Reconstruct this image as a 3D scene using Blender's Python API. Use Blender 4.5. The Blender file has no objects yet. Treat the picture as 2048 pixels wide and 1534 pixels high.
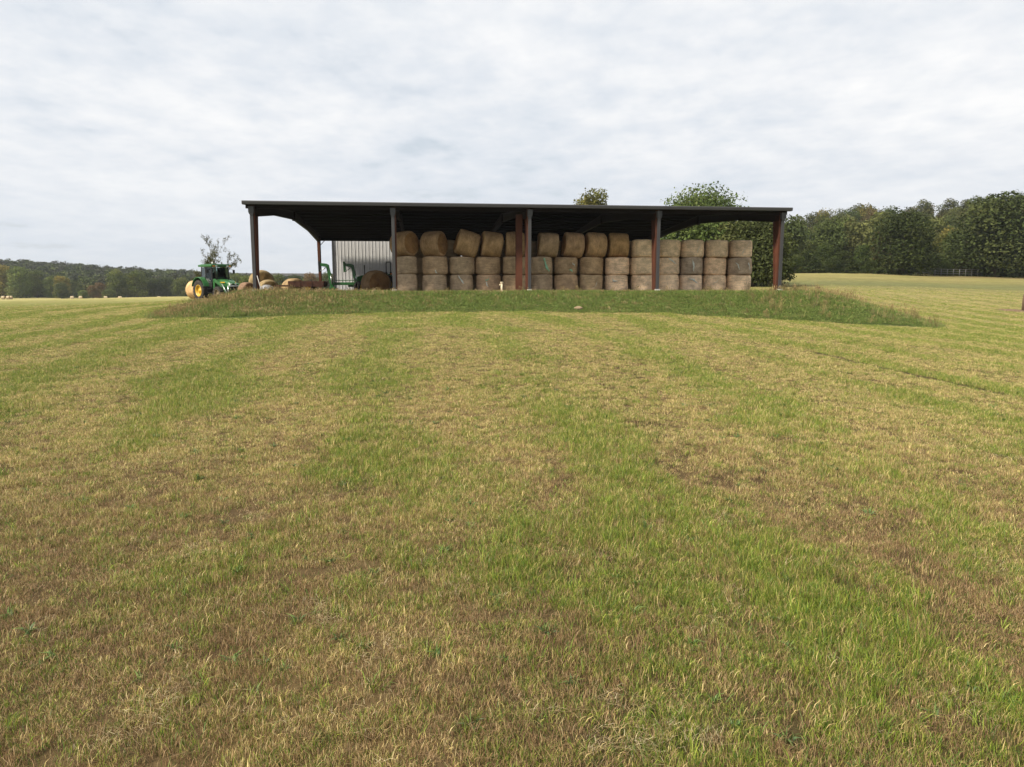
import bpy, math, random
import numpy as np
from mathutils import Matrix, Vector, Euler

# ------------------------------------------------------------------ camera, world, sun, exposure
scene = bpy.context.scene
COL = scene.collection
R = math.radians
F, CX, CY = 1469.0, 1024.0, 767.0          # focal length and centre in photo pixels
HC, PITCH = 2.7, math.atan((767 - 565) / 1469.0)
cam_d = bpy.data.cameras.new('camera')
cam_d.sensor_width = 36; cam_d.lens = 36 * F / 2048
cam_d.clip_start = 0.1; cam_d.clip_end = 6000
cam = bpy.data.objects.new('camera', cam_d); COL.objects.link(cam)
cam.location = (0, 0, HC); cam.rotation_euler = (math.pi / 2 - PITCH, 0, 0)
scene.camera = cam

SUN_DIR = Vector((-0.62, -0.42, 0.66)).normalized()   # towards the sun: left, a little behind the camera
SUN_EL = math.asin(SUN_DIR.z); SUN_AZ = math.atan2(SUN_DIR.x, SUN_DIR.y)
world = bpy.data.worlds.new('World'); scene.world = world
world.use_nodes = True
def build_world():
    nt = world.node_tree; nt.nodes.clear(); N = nt.nodes; Lk = nt.links.new
    out = N.new('ShaderNodeOutputWorld')
    sky = N.new('ShaderNodeTexSky'); sky.sky_type = 'NISHITA'; sky.sun_disc = False
    sky.sun_elevation = SUN_EL; sky.sun_rotation = SUN_AZ; sky.air_density = 1.2; sky.dust_density = 2.0
    b1 = N.new('ShaderNodeBackground'); b1.inputs['Strength'].default_value = 0.075
    Lk(sky.outputs[0], b1.inputs['Color'])
    tc = N.new('ShaderNodeTexCoord')
    sep = N.new('ShaderNodeSeparateXYZ'); Lk(tc.outputs['Generated'], sep.inputs[0])
    def m(op, a, b=None, clamp=False):
        n = N.new('ShaderNodeMath'); n.operation = op; n.use_clamp = clamp
        for i, v in enumerate((a, b)):
            if v is None: continue
            if isinstance(v, (int, float)): n.inputs[i].default_value = v
            else: Lk(v, n.inputs[i])
        return n.outputs[0]
    z = m('ADD', m('MAXIMUM', sep.outputs[2], 0.0), 0.14)
    px, py = m('DIVIDE', sep.outputs[0], z), m('DIVIDE', sep.outputs[1], z)
    comb = N.new('ShaderNodeCombineXYZ'); Lk(px, comb.inputs[0]); Lk(py, comb.inputs[1])
    def noise(scale, detail, rough, off, dist=0.0):
        mp = N.new('ShaderNodeMapping'); mp.inputs['Location'].default_value = off
        mp.inputs['Scale'].default_value = (scale, scale * 0.85, scale); mp.inputs['Rotation'].default_value = (0, 0, 0.35)
        Lk(comb.outputs[0], mp.inputs[0])
        t = N.new('ShaderNodeTexNoise'); t.inputs['Scale'].default_value = 1.0; t.inputs['Detail'].default_value = detail
        t.inputs['Roughness'].default_value = rough; t.inputs['Distortion'].default_value = dist
        Lk(mp.outputs[0], t.inputs['Vector']); return t.outputs['Fac']
    big = noise(0.6, 3, 0.5, (3.1, 1.7, 0)); mid = noise(2.6, 6, 0.5, (7.3, 2.2, 0), 0.1); fine = noise(6.5, 6, 0.58, (1.3, 9.2, 0), 0.0)
    def rng(v, a, b, c, d):
        n = N.new('ShaderNodeMapRange'); n.interpolation_type = 'SMOOTHSTEP'; Lk(v, n.inputs[0])
        for i, q in enumerate((a, b, c, d)): n.inputs[i + 1].default_value = q
        return n.outputs[0]
    cov = m('ADD', m('MULTIPLY', big, 0.35), m('ADD', m('MULTIPLY', mid, 0.45), m('MULTIPLY', fine, 0.2)))
    mask = rng(cov, 0.33, 0.44, 0.74, 1.0)                     # cloud cover: thin veil with a few blue breaks
    thick = m('ADD', m('MULTIPLY', big, 0.40), m('ADD', m('MULTIPLY', mid, 0.30), m('MULTIPLY', fine, 0.30)))
    ramp = N.new('ShaderNodeValToRGB'); Lk(thick, ramp.inputs[0])
    e = ramp.color_ramp.elements
    e[0].position = 0.37; e[0].color = (0.70, 0.755, 0.825, 1)
    e[1].position = 0.61; e[1].color = (0.975, 0.975, 0.975, 1)
    x = e.new(0.445); x.color = (0.765, 0.805, 0.86, 1)
    x = e.new(0.515); x.color = (0.86, 0.88, 0.91, 1)
    # thicker air towards the horizon evens the deck out and greys it slightly
    hz = rng(sep.outputs[2], 0.0, 0.22, 0.6, 0.0)
    mx = N.new('ShaderNodeMix'); mx.data_type = 'RGBA'; Lk(hz, mx.inputs['Factor']); Lk(ramp.outputs[0], mx.inputs['A'])
    mx.inputs['B'].default_value = (0.655, 0.715, 0.80, 1)
    b2 = N.new('ShaderNodeBackground'); b2.inputs['Strength'].default_value = 0.685; Lk(mx.outputs['Result'], b2.inputs['Color'])
    mask2 = m('MAXIMUM', mask, m('MULTIPLY', hz, 1.1), True)
    ms = N.new('ShaderNodeMixShader'); Lk(mask2, ms.inputs[0]); Lk(b1.outputs[0], ms.inputs[1]); Lk(b2.outputs[0], ms.inputs[2])
    Lk(ms.outputs[0], out.inputs[0])
build_world()
sun_d = bpy.data.lights.new('sun', 'SUN'); sun_d.energy = 4.2; sun_d.angle = R(7); sun_d.color = (1.0, 0.91, 0.76)
sun = bpy.data.objects.new('sun', sun_d); COL.objects.link(sun)
sun.rotation_euler = (-SUN_DIR).to_track_quat('-Z', 'Y').to_euler()
scene.view_settings.view_transform = 'Standard'; scene.view_settings.look = 'None'
scene.view_settings.exposure = 0.6; scene.view_settings.gamma = 1.0; scene.view_settings.use_curve_mapping = False

# ------------------------------------------------------------------ helpers
rnd = random.Random(7); rng = np.random.default_rng(7)
CP, SP = math.cos(PITCH), math.sin(PITCH)
def at(px, py, Y):
    """World point on the sight line of photo pixel (px, py) at forward distance Y."""
    a, b = (px - CX) / F, (CY - py) / F
    d = Vector((a, CP + b * SP, -SP + b * CP))
    return Vector((0, 0, HC)) + d * (Y / d.y)
def tag(o, label=None, cat=None, group=None, kind=None):
    if label: o['label'] = label
    if cat: o['category'] = cat
    if group: o['group'] = group
    if kind: o['kind'] = kind
    return o
def empty(name, loc, rz=0.0, label=None, cat=None, group=None):
    o = bpy.data.objects.new(name, None); COL.objects.link(o)
    o.location = loc; o.rotation_euler = (0, 0, rz); o.empty_display_size = 0.2
    return tag(o, label, cat, group)
class MB:
    """Collects boxes, prisms and tubes into one mesh."""
    def __init__(s): s.v = []; s.f = []; s.mi = []; s.sm = []
    def add(s, vs, fs, mi=0, smooth=False):
        n = len(s.v); s.v += [tuple(p) for p in vs]
        for f in fs: s.f.append(tuple(i + n for i in f)); s.mi.append(mi); s.sm.append(smooth)
        return s
    def box(s, c, d, mi=0, rot=None):
        x, y, z = d[0] / 2, d[1] / 2, d[2] / 2
        vs = [Vector(p) for p in ((-x,-y,-z),(x,-y,-z),(x,y,-z),(-x,y,-z),(-x,-y,z),(x,-y,z),(x,y,z),(-x,y,z))]
        if rot is not None: vs = [rot @ p for p in vs]
        return s.add([p + Vector(c) for p in vs], [(0,3,2,1),(4,5,6,7),(0,1,5,4),(1,2,6,5),(2,3,7,6),(3,0,4,7)], mi)
    def prism(s, pts, axis, a, b, mi=0):
        """Polygon pts (2-D) pushed from a to b along axis ('x': pts are y,z; 'y': x,z; 'z': x,y)."""
        def P(p, t): return {'x': (t, p[0], p[1]), 'y': (p[0], t, p[1]), 'z': (p[0], p[1], t)}[axis]
        n = len(pts)
        vs = [P(p, a) for p in pts] + [P(p, b) for p in pts]
        fs = [tuple(range(n))[::-1], tuple(range(n, 2 * n))] + [(i, (i + 1) % n, n + (i + 1) % n, n + i) for i in range(n)]
        return s.add(vs, fs, mi)
    def tube(s, path, rad, seg=8, mi=0, smooth=True, cap=True):
        path = [Vector(p) for p in path]
        if not hasattr(rad, '__len__'): rad = [rad] * len(path)
        vs, fs = [], []; up = None
        for i, p in enumerate(path):
            t = (path[min(i + 1, len(path) - 1)] - path[max(i - 1, 0)]).normalized()
            if up is None: up = t.orthogonal().normalized()
            up = (up - t * up.dot(t)).normalized(); w = t.cross(up)
            for k in range(seg):
                a = 2 * math.pi * k / seg
                vs.append(p + (up * math.cos(a) + w * math.sin(a)) * rad[i])
        for i in range(len(path) - 1):
            for k in range(seg):
                q = (k + 1) % seg
                fs.append((i*seg+k, i*seg+q, (i+1)*seg+q, (i+1)*seg+k))
        s.add(vs, fs, mi, smooth)
        if cap:
            n = len(s.v) - len(vs)
            s.f.append(tuple(n + k for k in range(seg))[::-1]); s.f.append(tuple(n + (len(path)-1)*seg + k for k in range(seg)))
            s.mi += [mi, mi]; s.sm += [False, False]
        return s
    def lathe(s, prof, seg=32, mi=0, axis='z', smooth=True, closed=True):
        """prof: (radius, height) list turned about the axis."""
        vs, fs = [], []
        for r, h in prof:
            for k in range(seg):
                a = 2 * math.pi * k / seg; c, q = r * math.cos(a), r * math.sin(a)
                vs.append({'z': (c, q, h), 'y': (c, h, q), 'x': (h, c, q)}[axis])
        for i in range(len(prof) - 1):
            for k in range(seg):
                q = (k + 1) % seg; fs.append((i*seg+k, i*seg+q, (i+1)*seg+q, (i+1)*seg+k))
        return s.add(vs, fs, mi, smooth)
    def mesh(s, name, mats):
        me = bpy.data.meshes.new(name); me.from_pydata(s.v, [], s.f)
        for m in (mats if isinstance(mats, (list, tuple)) else [mats]): me.materials.append(m)
        me.polygons.foreach_set('material_index', s.mi); me.polygons.foreach_set('use_smooth', s.sm)
        me.update(); return me
    def build(s, name, mats, parent=None, bevel=0.0, label=None):
        o = bpy.data.objects.new(name, s.mesh(name, mats)); COL.objects.link(o)
        if parent is not None: o.parent = parent
        if bevel:
            b = o.modifiers.new('bevel', 'BEVEL'); b.width = bevel; b.segments = 2; b.limit_method = 'ANGLE'; b.angle_limit = R(40)
        if label: o['label'] = label
        return o
def np_mesh(name, verts, tris, mat, col=None, smooth=False, nper=3):
    """Fast mesh of equal polygons; col is a per-vertex colour (N,3)."""
    me = bpy.data.meshes.new(name)
    nv, nf = len(verts), len(tris)
    me.vertices.add(nv); me.vertices.foreach_set('co', np.asarray(verts, np.float32).ravel())
    me.loops.add(nf * nper); me.loops.foreach_set('vertex_index', np.asarray(tris, np.int32).ravel())
    me.polygons.add(nf); me.polygons.foreach_set('loop_start', np.arange(0, nf * nper, nper, dtype=np.int32))
    if smooth: me.polygons.foreach_set('use_smooth', np.ones(nf, bool))
    if col is not None:
        a = me.attributes.new('Col', 'FLOAT_COLOR', 'POINT')
        a.data.foreach_set('color', np.concatenate([col, np.ones((nv, 1))], 1).astype(np.float32).ravel())
    me.update(calc_edges=True); me.validate()
    if mat: me.materials.append(mat)
    return me
_perm = np.random.default_rng(3).random((256, 256)).astype(np.float64)
def vnoise(x, y, seed=0):
    x = np.asarray(x, float) + seed * 17.31; y = np.asarray(y, float) + seed * 31.7
    xi, yi = np.floor(x).astype(int), np.floor(y).astype(int)
    fx, fy = x - xi, y - yi; fx = fx*fx*(3-2*fx); fy = fy*fy*(3-2*fy)
    g = lambda a, b: _perm[a % 256, b % 256]
    return (g(xi,yi)*(1-fx)+g(xi+1,yi)*fx)*(1-fy) + (g(xi,yi+1)*(1-fx)+g(xi+1,yi+1)*fx)*fy
def fbm(x, y, seed=0, octv=4):
    s = 0; a = 0.5; t = 0
    for i in range(octv):
        s = s + a * vnoise(x * 2**i, y * 2**i, seed + i * 5); t += a; a *= 0.55
    return s / t
def sstep(a, b, x):
    t = np.clip((x - a) / (b - a), 0, 1); return t * t * (3 - 2 * t)

# ------------------------------------------------------------------ materials
def mat(name, col, rough=0.7, metal=0.0, spec=0.4, var=0.0, vscale=6.0, bump=0.0, bscale=40.0, stretch=(1, 1, 1), dirt=None, dscale=2.0, damt=0.5, objtint=False):
    m_ = bpy.data.materials.new(name); m_.use_nodes = True
    nt = m_.node_tree; N = nt.nodes; L = nt.links.new; b = N['Principled BSDF']
    b.inputs['Roughness'].default_value = rough; b.inputs['Metallic'].default_value = metal
    b.inputs['Specular IOR Level'].default_value = spec
    tc = N.new('ShaderNodeTexCoord'); mp = N.new('ShaderNodeMapping'); mp.inputs['Scale'].default_value = stretch
    L(tc.outputs['Object'], mp.inputs[0])
    rgb = N.new('ShaderNodeRGB'); rgb.outputs[0].default_value = (*col, 1); cur = rgb.outputs[0]
    def mul(a, bsock=None, val=None, fac=1.0, mode='MULTIPLY'):
        x = N.new('ShaderNodeMix'); x.data_type = 'RGBA'; x.blend_type = mode; x.inputs['Factor'].default_value = fac
        L(a, x.inputs['A'])
        if bsock is not None: L(bsock, x.inputs['B'])
        else: x.inputs['B'].default_value = (*val, 1)
        return x
    if var:
        n = N.new('ShaderNodeTexNoise'); n.inputs['Scale'].default_value = vscale; n.inputs['Detail'].default_value = 5; n.inputs['Roughness'].default_value = 0.6
        L(mp.outputs[0], n.inputs['Vector'])
        r = N.new('ShaderNodeMapRange'); L(n.outputs['Fac'], r.inputs[0])
        r.inputs[1].default_value = 0.3; r.inputs[2].default_value = 0.7; r.inputs[3].default_value = 1 - var; r.inputs[4].default_value = 1 + var
        x = N.new('ShaderNodeVectorMath'); x.operation = 'SCALE'; L(cur, x.inputs[0]); L(r.outputs[0], x.inputs['Scale']); cur = x.outputs[0]
    if dirt is not None:
        n = N.new('ShaderNodeTexNoise'); n.inputs['Scale'].default_value = dscale; n.inputs['Detail'].default_value = 6; n.inputs['Roughness'].default_value = 0.65
        L(mp.outputs[0], n.inputs['Vector'])
        r = N.new('ShaderNodeMapRange'); L(n.outputs['Fac'], r.inputs[0]); r.inputs[1].default_value = 0.45; r.inputs[2].default_value = 0.68; r.inputs[4].default_value = damt
        x = mul(cur, val=dirt, mode='MIX'); L(r.outputs[0], x.inputs['Factor']); cur = x.outputs['Result']
    if objtint:
        oi = N.new('ShaderNodeObjectInfo'); x = mul(cur, oi.outputs['Color']); cur = x.outputs['Result']
    L(cur, b.inputs['Base Color'])
    if bump:
        n = N.new('ShaderNodeTexNoise'); n.inputs['Scale'].default_value = bscale; n.inputs['Detail'].default_value = 4
        L(mp.outputs[0], n.inputs['Vector'])
        bp = N.new('ShaderNodeBump'); bp.inputs['Strength'].default_value = bump; bp.inputs['Distance'].default_value = 0.03
        L(n.outputs['Fac'], bp.inputs['Height']); L(bp.outputs[0], b.inputs['Normal'])
    return m_
def foliage_mat(name, translucent=0.25, rough=0.6, spec=0.25, jitter=0.22):
    """Colour from the mesh, shifted a little per object and per leaf clump, with light passing through."""
    m_ = bpy.data.materials.new(name); m_.use_nodes = True
    nt = m_.node_tree; N = nt.nodes; L = nt.links.new; b = N['Principled BSDF']
    b.inputs['Roughness'].default_value = rough; b.inputs['Specular IOR Level'].default_value = spec
    a = N.new('ShaderNodeAttribute'); a.attribute_name = 'Col'
    oi = N.new('ShaderNodeObjectInfo')
    r = N.new('ShaderNodeMapRange'); L(oi.outputs['Random'], r.inputs[0]); r.inputs[3].default_value = 1 - jitter; r.inputs[4].default_value = 1 + jitter
    x = N.new('ShaderNodeVectorMath'); x.operation = 'SCALE'; L(a.outputs['Color'], x.inputs[0]); L(r.outputs[0], x.inputs['Scale'])
    x2 = N.new('ShaderNodeVectorMath'); x2.operation = 'MULTIPLY'; L(x.outputs[0], x2.inputs[0]); L(oi.outputs['Color'], x2.inputs[1])
    L(x2.outputs[0], b.inputs['Base Color'])
    if translucent:
        t = N.new('ShaderNodeBsdfTranslucent'); L(x2.outputs[0], t.inputs['Color'])
        ms = N.new('ShaderNodeMixShader'); ms.inputs[0].default_value = translucent
        L(b.outputs[0], ms.inputs[1]); L(t.outputs[0], ms.inputs[2]); L(ms.outputs[0], N['Material Output'].inputs[0])
    return m_
M = {}
M['grass'] = foliage_mat('grass_blades', 0.25, 0.5, 0.3, 0.25)
M['leaf'] = foliage_mat('tree_leaves', 0.2, 0.7, 0.08, 0.12)
M['bark'] = mat('bark', (0.09, 0.07, 0.055), 0.9, var=0.3, vscale=8, bump=0.6, bscale=12, stretch=(4, 4, 0.8))
M['greymetal'] = mat('grey_painted_steel', (0.042, 0.041, 0.043), 0.5, 0.0, 0.5, var=0.08, vscale=1.5)
M['redoxide'] = mat('red_oxide_primer', (0.105, 0.034, 0.016), 0.75, 0.0, 0.35, var=0.2, vscale=3, stretch=(1, 1, 0.5), dirt=(0.045, 0.02, 0.015), dscale=1.3, damt=0.7)
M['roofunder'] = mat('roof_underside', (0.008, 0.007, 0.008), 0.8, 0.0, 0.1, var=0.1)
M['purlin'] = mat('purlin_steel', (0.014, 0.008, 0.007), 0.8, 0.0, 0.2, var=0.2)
M['rafter'] = mat('shaded_rafter_primer', (0.024, 0.010, 0.008), 0.7, 0.0, 0.3, var=0.2)  # column primer darkened, so the shade under the roof is in the colour
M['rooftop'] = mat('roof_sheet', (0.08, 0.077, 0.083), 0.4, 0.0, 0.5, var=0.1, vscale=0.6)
M['whitewall'] = mat('white_wall_sheet', (0.58, 0.58, 0.59), 0.45, 0.0, 0.5, var=0.05, vscale=0.7, dirt=(0.34, 0.325, 0.31), dscale=0.5, damt=0.35)
M['concrete'] = mat('pale_concrete', (0.45, 0.43, 0.40), 0.85, var=0.15, bump=0.3)
M['tan_plastic'] = mat('cream_pipe', (0.62, 0.52, 0.36), 0.5, var=0.06)
M['gravel'] = mat('pale_gravel', (0.45, 0.38, 0.26), 0.9, var=0.35, vscale=30, bump=0.8, bscale=60)
M['soil'] = mat('bare_soil', (0.17, 0.105, 0.06), 0.95, var=0.3, vscale=20, bump=0.8, bscale=30)
M['rust'] = mat('rusty_steel', (0.055, 0.026, 0.018), 0.8, 0.0, 0.2, var=0.4, vscale=5, dirt=(0.12, 0.05, 0.025), dscale=3)
M['tgreen'] = mat('tractor_green', (0.018, 0.118, 0.025), 0.36, 0.0, 0.5, var=0.08, vscale=4, dirt=(0.075, 0.075, 0.045), dscale=5, damt=0.4)
M['tyellow'] = mat('wheel_yellow', (0.60, 0.36, 0.02), 0.45, 0.0, 0.5, var=0.08, dirt=(0.3, 0.2, 0.08), dscale=6, damt=0.5)
M['mudrim'] = mat('muddy_wheel', (0.16, 0.12, 0.06), 0.8, var=0.3, vscale=8)
M['rubber'] = mat('tyre_rubber', (0.028, 0.026, 0.025), 0.85, 0.0, 0.25, dirt=(0.10, 0.08, 0.055), dscale=5, damt=0.5)
M['black'] = mat('black_steel', (0.014, 0.014, 0.015), 0.5, 0.0, 0.4)
M['chrome'] = mat('bright_steel', (0.62, 0.63, 0.62), 0.3, 0.8, 0.5)
M['amber'] = mat('amber_lens', (0.75, 0.25, 0.05), 0.25)
M['lens'] = mat('clear_lens', (0.7, 0.7, 0.68), 0.2)
M['seat'] = mat('seat_vinyl', (0.04, 0.038, 0.035), 0.7)
M['tarp'] = mat('grey_sheeting', (0.26, 0.26, 0.26), 0.6, var=0.15, bump=0.5, bscale=8)
M['galv'] = mat('galvanised_pipe', (0.17, 0.17, 0.165), 0.5, 0.3, 0.4, var=0.1)
M['wood'] = mat('weathered_post_wood', (0.14, 0.095, 0.06), 0.9, var=0.3, vscale=6, bump=0.6, stretch=(6, 6, 0.7))
M['rock'] = mat('tan_rock', (0.26, 0.19, 0.115), 0.9, var=0.25, vscale=5, bump=0.6, bscale=15)
M['net'] = mat('torn_net_wrap', (0.56, 0.58, 0.52), 0.6, var=0.25, vscale=30)
M['netgreen'] = mat('green_net_wrap', (0.26, 0.50, 0.32), 0.6, var=0.25, vscale=30)
def glass_mat():
    m_ = bpy.data.materials.new('cab_glass'); m_.use_nodes = True
    nt = m_.node_tree; N = nt.nodes; L = nt.links.new
    g = N.new('ShaderNodeBsdfGlossy'); g.inputs['Roughness'].default_value = 0.04; g.inputs['Color'].default_value = (0.85, 0.95, 0.92, 1)
    t = N.new('ShaderNodeBsdfTransparent'); t.inputs['Color'].default_value = (0.72, 0.80, 0.77, 1)
    f = N.new('ShaderNodeFresnel'); f.inputs['IOR'].default_value = 1.5
    ms = N.new('ShaderNodeMixShader'); L(f.outputs[0], ms.inputs[0]); L(t.outputs[0], ms.inputs[1]); L(g.outputs[0], ms.inputs[2])
    L(ms.outputs[0], N['Material Output'].inputs[0]); return m_
M['glass'] = glass_mat()
def hay_mat(name, base, end=False):
    m_ = bpy.data.materials.new(name); m_.use_nodes = True
    nt = m_.node_tree; N = nt.nodes; L = nt.links.new; b = N['Principled BSDF']
    b.inputs['Roughness'].default_value = 0.9; b.inputs['Specular IOR Level'].default_value = 0.1
    tc = N.new('ShaderNodeTexCoord'); oi = N.new('ShaderNodeObjectInfo')
    off = N.new('ShaderNodeVectorMath'); off.operation = 'ADD'
    sc = N.new('ShaderNodeVectorMath'); sc.operation = 'SCALE'; sc.inputs[0].default_value = (40, 23, 11); L(oi.outputs['Random'], sc.inputs['Scale'])
    L(tc.outputs['Object'], off.inputs[0]); L(sc.outputs[0], off.inputs[1])
    def noise(stretch, detail=4, rough=0.6):
        mp = N.new('ShaderNodeMapping'); mp.inputs['Scale'].default_value = stretch; L(off.outputs[0], mp.inputs[0])
        n = N.new('ShaderNodeTexNoise'); n.inputs['Scale'].default_value = 1; n.inputs['Detail'].default_value = detail; n.inputs['Roughness'].default_value = rough
        L(mp.outputs[0], n.inputs['Vector']); return n.outputs['Fac']
    if end:
        sep = N.new('ShaderNodeSeparateXYZ'); L(tc.outputs['Object'], sep.inputs[0])
        ln = N.new('ShaderNodeVectorMath'); ln.operation = 'LENGTH'
        cb = N.new('ShaderNodeCombineXYZ'); L(sep.outputs[0], cb.inputs[0]); L(sep.outputs[1], cb.inputs[1]); L(cb.outputs[0], ln.inputs[0])
        wv = N.new('ShaderNodeMath'); wv.operation = 'MULTIPLY_ADD'; L(ln.outputs['Value'], wv.inputs[0]); wv.inputs[1].default_value = 70; L(noise((6, 6, 6)), wv.inputs[2])
        sn = N.new('ShaderNodeMath'); sn.operation = 'SINE'; L(wv.outputs[0], sn.inputs[0])
        band = N.new('ShaderNodeMapRange'); L(sn.outputs[0], band.inputs[0]); band.inputs[1].default_value = -1; band.inputs[3].default_value = 0.38; band.inputs[4].default_value = 0.62
        bands = band.outputs[0]
    else:
        bands = noise((2.0, 2.0, 34), 3)
    straw = noise((38, 38, 60) if end else (22, 22, 90), 5, 0.7); patch = noise((2.3, 2.3, 2.6), 4)
    s = N.new('ShaderNodeMath'); s.operation = 'MULTIPLY_ADD'; L(straw, s.inputs[0]); s.inputs[1].default_value = 0.75
    s2 = N.new('ShaderNodeMath'); s2.operation = 'MULTIPLY_ADD'; L(bands, s2.inputs[0]); s2.inputs[1].default_value = 0.4
    s3 = N.new('ShaderNodeMath'); s3.operation = 'MULTIPLY'; L(patch, s3.inputs[0]); s3.inputs[1].default_value = 0.6
    L(s3.outputs[0], s2.inputs[2]); L(s2.outputs[0], s.inputs[2])
    rp = N.new('ShaderNodeValToRGB'); L(s.outputs[0], rp.inputs[0]); e = rp.color_ramp.elements
    e[0].position = 0.62; e[0].color = tuple(c * 0.42 for c in base) + (1,)
    e[1].position = 1.12; e[1].color = tuple(min(1, c * 1.5) for c in base) + (1,)
    x = e.new(0.86); x.color = (*base, 1)
    mx = N.new('ShaderNodeMix'); mx.data_type = 'RGBA'; mx.blend_type = 'MULTIPLY'; mx.inputs['Factor'].default_value = 1
    L(rp.outputs[0], mx.inputs['A']); L(oi.outputs['Color'], mx.inputs['B']); L(mx.outputs['Result'], b.inputs['Base Color'])
    bp = N.new('ShaderNodeBump'); bp.inputs['Strength'].default_value = 0.7; bp.inputs['Distance'].default_value = 0.04
    L(s.outputs[0], bp.inputs['Height']); L(bp.outputs[0], b.inputs['Normal'])
    return m_
M['hay'] = hay_mat('hay_side', (0.40, 0.315, 0.215)); M['hayend'] = hay_mat('hay_end', (0.32, 0.215, 0.115), True)

# ------------------------------------------------------------------ terrain
FLOOR = HC - 0.58
P1 = Vector((-14.07, 40.74, FLOOR)); BYAW = R(7.0)          # first front post of the barn and the barn's turn
LX, LY = math.cos(BYAW), math.sin(BYAW)
LEN, WID, BAY = 30.24, 26.6, 7.56
def uv(x, y):
    dx, dy = x - P1.x, y - P1.y
    return dx * LX + dy * LY, -dx * LY + dy * LX
def buv(u, v, h=0.0):
    return Vector((P1.x + u * LX - v * LY, P1.y + u * LY + v * LX, FLOOR + h))
CTRL = np.array([
 (0,-15,-.6),(0,0,0),(0,10,.38),(0,20,.82),(0,36,1.28),(-12,-15,-.7),(12,-15,-.6),(30,-10,-.6),(-30,-10,-.5),
 (-9,10,.22),(-13,20,.55),(-18,27,.68),(-22,50,1.12),(-35,50,.85),(-30,30,.5),(-42,70,.5),(-56,80,.12),(-25,61,1.2),(-30,75,1.0),(-25,61,1.2),(-20,75,1.45),(-45,110,0),(-71,150,-.15),
 (-120,200,-3.0),(-230,350,-4.9),(-150,350,-4.7),(-60,350,-4.2),(-320,350,-5),(-60,220,-1.6),(-200,220,-3),(-100,100,-.5),(-140,60,0),
 (7,10,.3),(14,20,.28),(19,27,.2),(24,38,.18),(28,41,.05),(40,60,.62),(50,75,1.3),(60,100,2.4),(80,140,4.0),(105,140,3.6),(60,140,4.5),(45,110,3.4),(31,75,2.0),(24,62,1.5),(60,50,0),(100,90,1.2),(150,140,3.6),
 (12,36,.86),(0,60,1.5),(10,75,1.8),(0,90,1.5),(-20,110,.8),(0,140,.6),(0,350,-2),(0,250,-.5),(60,220,6.5),(110,240,9.5),(80,300,14),(140,300,21.5),(220,300,27),(160,200,9),(35,180,4),
 (-400,600,9),(-250,600,-3),(-100,600,-9),(0,600,-9),(100,600,4),(-600,900,14),(-300,900,4),(0,900,-2),(300,900,30),(500,600,30),(400,350,26),(-700,500,0),(0,1500,20),(-900,1500,25),(900,1500,30),(600,100,5),(-600,100,-2),(0,-200,-3),(-400,-100,-2),(400,-100,0)], float)
CTRL = np.array(sorted({(a, b): c for a, b, c in CTRL.tolist()}.items())  and [(k[0], k[1], v) for k, v in {(a, b): c for a, b, c in CTRL.tolist()}.items()])
def _phi(x, y):
    d2 = (x[:, None] - CTRL[None, :, 0])**2 + (y[:, None] - CTRL[None, :, 1])**2
    return np.sqrt(d2 + 64.0)
_n = len(CTRL); _A = np.zeros((_n + 1, _n + 1)); _A[:_n, :_n] = _phi(CTRL[:, 0], CTRL[:, 1]); _A[:_n, _n] = 1; _A[_n, :_n] = 1
_w = np.linalg.solve(_A, np.append(CTRL[:, 2], 0))
def field_z(x, y):
    x = np.atleast_1d(np.asarray(x, float)); y = np.atleast_1d(np.asarray(y, float)); out = np.empty(x.shape)
    xf, yf, of = x.ravel(), y.ravel(), out.reshape(-1)
    for i in range(0, len(xf), 40000):
        of[i:i+40000] = _phi(xf[i:i+40000], yf[i:i+40000]) @ _w[:_n] + _w[_n]
    return of.reshape(x.shape)
def pad_z(x, y):
    u, v = uv(x, y)
    du = np.maximum(np.maximum(0.4 - 2.4 * sstep(3, 8, v) - u, u - 31.8), 0); dv = np.maximum(np.maximum(-0.9 - v, v - 38), 0)
    d = np.sqrt(du**2 + dv**2)
    s = 0.195 + 0.10 * sstep(14, 31, u) + 0.10 * sstep(0.4, -1.5, u)
    ramp = np.where(d < 1.2, 0.42 * d * d / 1.2 * s / 0.42 * 0.5, (d - 0.6) * s)
    return FLOOR - 0.018 * np.maximum(v - 6, 0) - ramp
def ground_z(x, y):
    x = np.asarray(x, float); y = np.asarray(y, float)
    f = field_z(x, y); p = pad_z(x, y)
    k = 0.05; h = np.clip(0.5 + 0.5 * (p - f) / k, 0, 1)
    z = f * (1 - h) + p * h + k * h * (1 - h)
    u, v = uv(x, y)
    inside = (u > -1.5) & (u < 32) & (v > -0.9) & (v < 36)
    bump = (fbm(x / 5, y / 5, 11) - 0.5) * 0.16 + (fbm(x / 1.1, y / 1.1, 13) - 0.5) * 0.06
    return z + np.where(inside, 0.0, bump) * np.clip(1 - np.maximum(y - 90, 0) / 400, 0.2, 1)
def gz(x, y): return float(ground_z(np.array([x]), np.array([y]))[0])
def mound_mask(x, y):
    """1 on the grassy bank in front and to the right of the barn, and the rough strip to its left."""
    u, v = uv(x, y)
    p, f = pad_z(x, y), field_z(x, y)
    m = sstep(-0.05, 0.06, p - f) * sstep(-4.6, -2.8, u) * sstep(1.2, 0.2, np.where((u > 0) & (u < 31), v, -1)) * (v < 3)
    left = sstep(-5.6, -4.0, u + 0.2 * v) * (u < 1) * sstep(-4.9, -4.4, v) * sstep(25, 21, v)
    wob = (fbm(x / 1.2, y / 1.2, 21, 4) - 0.5) * 1.3
    return np.clip(np.maximum(m, left) + wob * (np.maximum(m, left) > 0.02) * (np.maximum(m, left) < 0.9), 0, 1)
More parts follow.
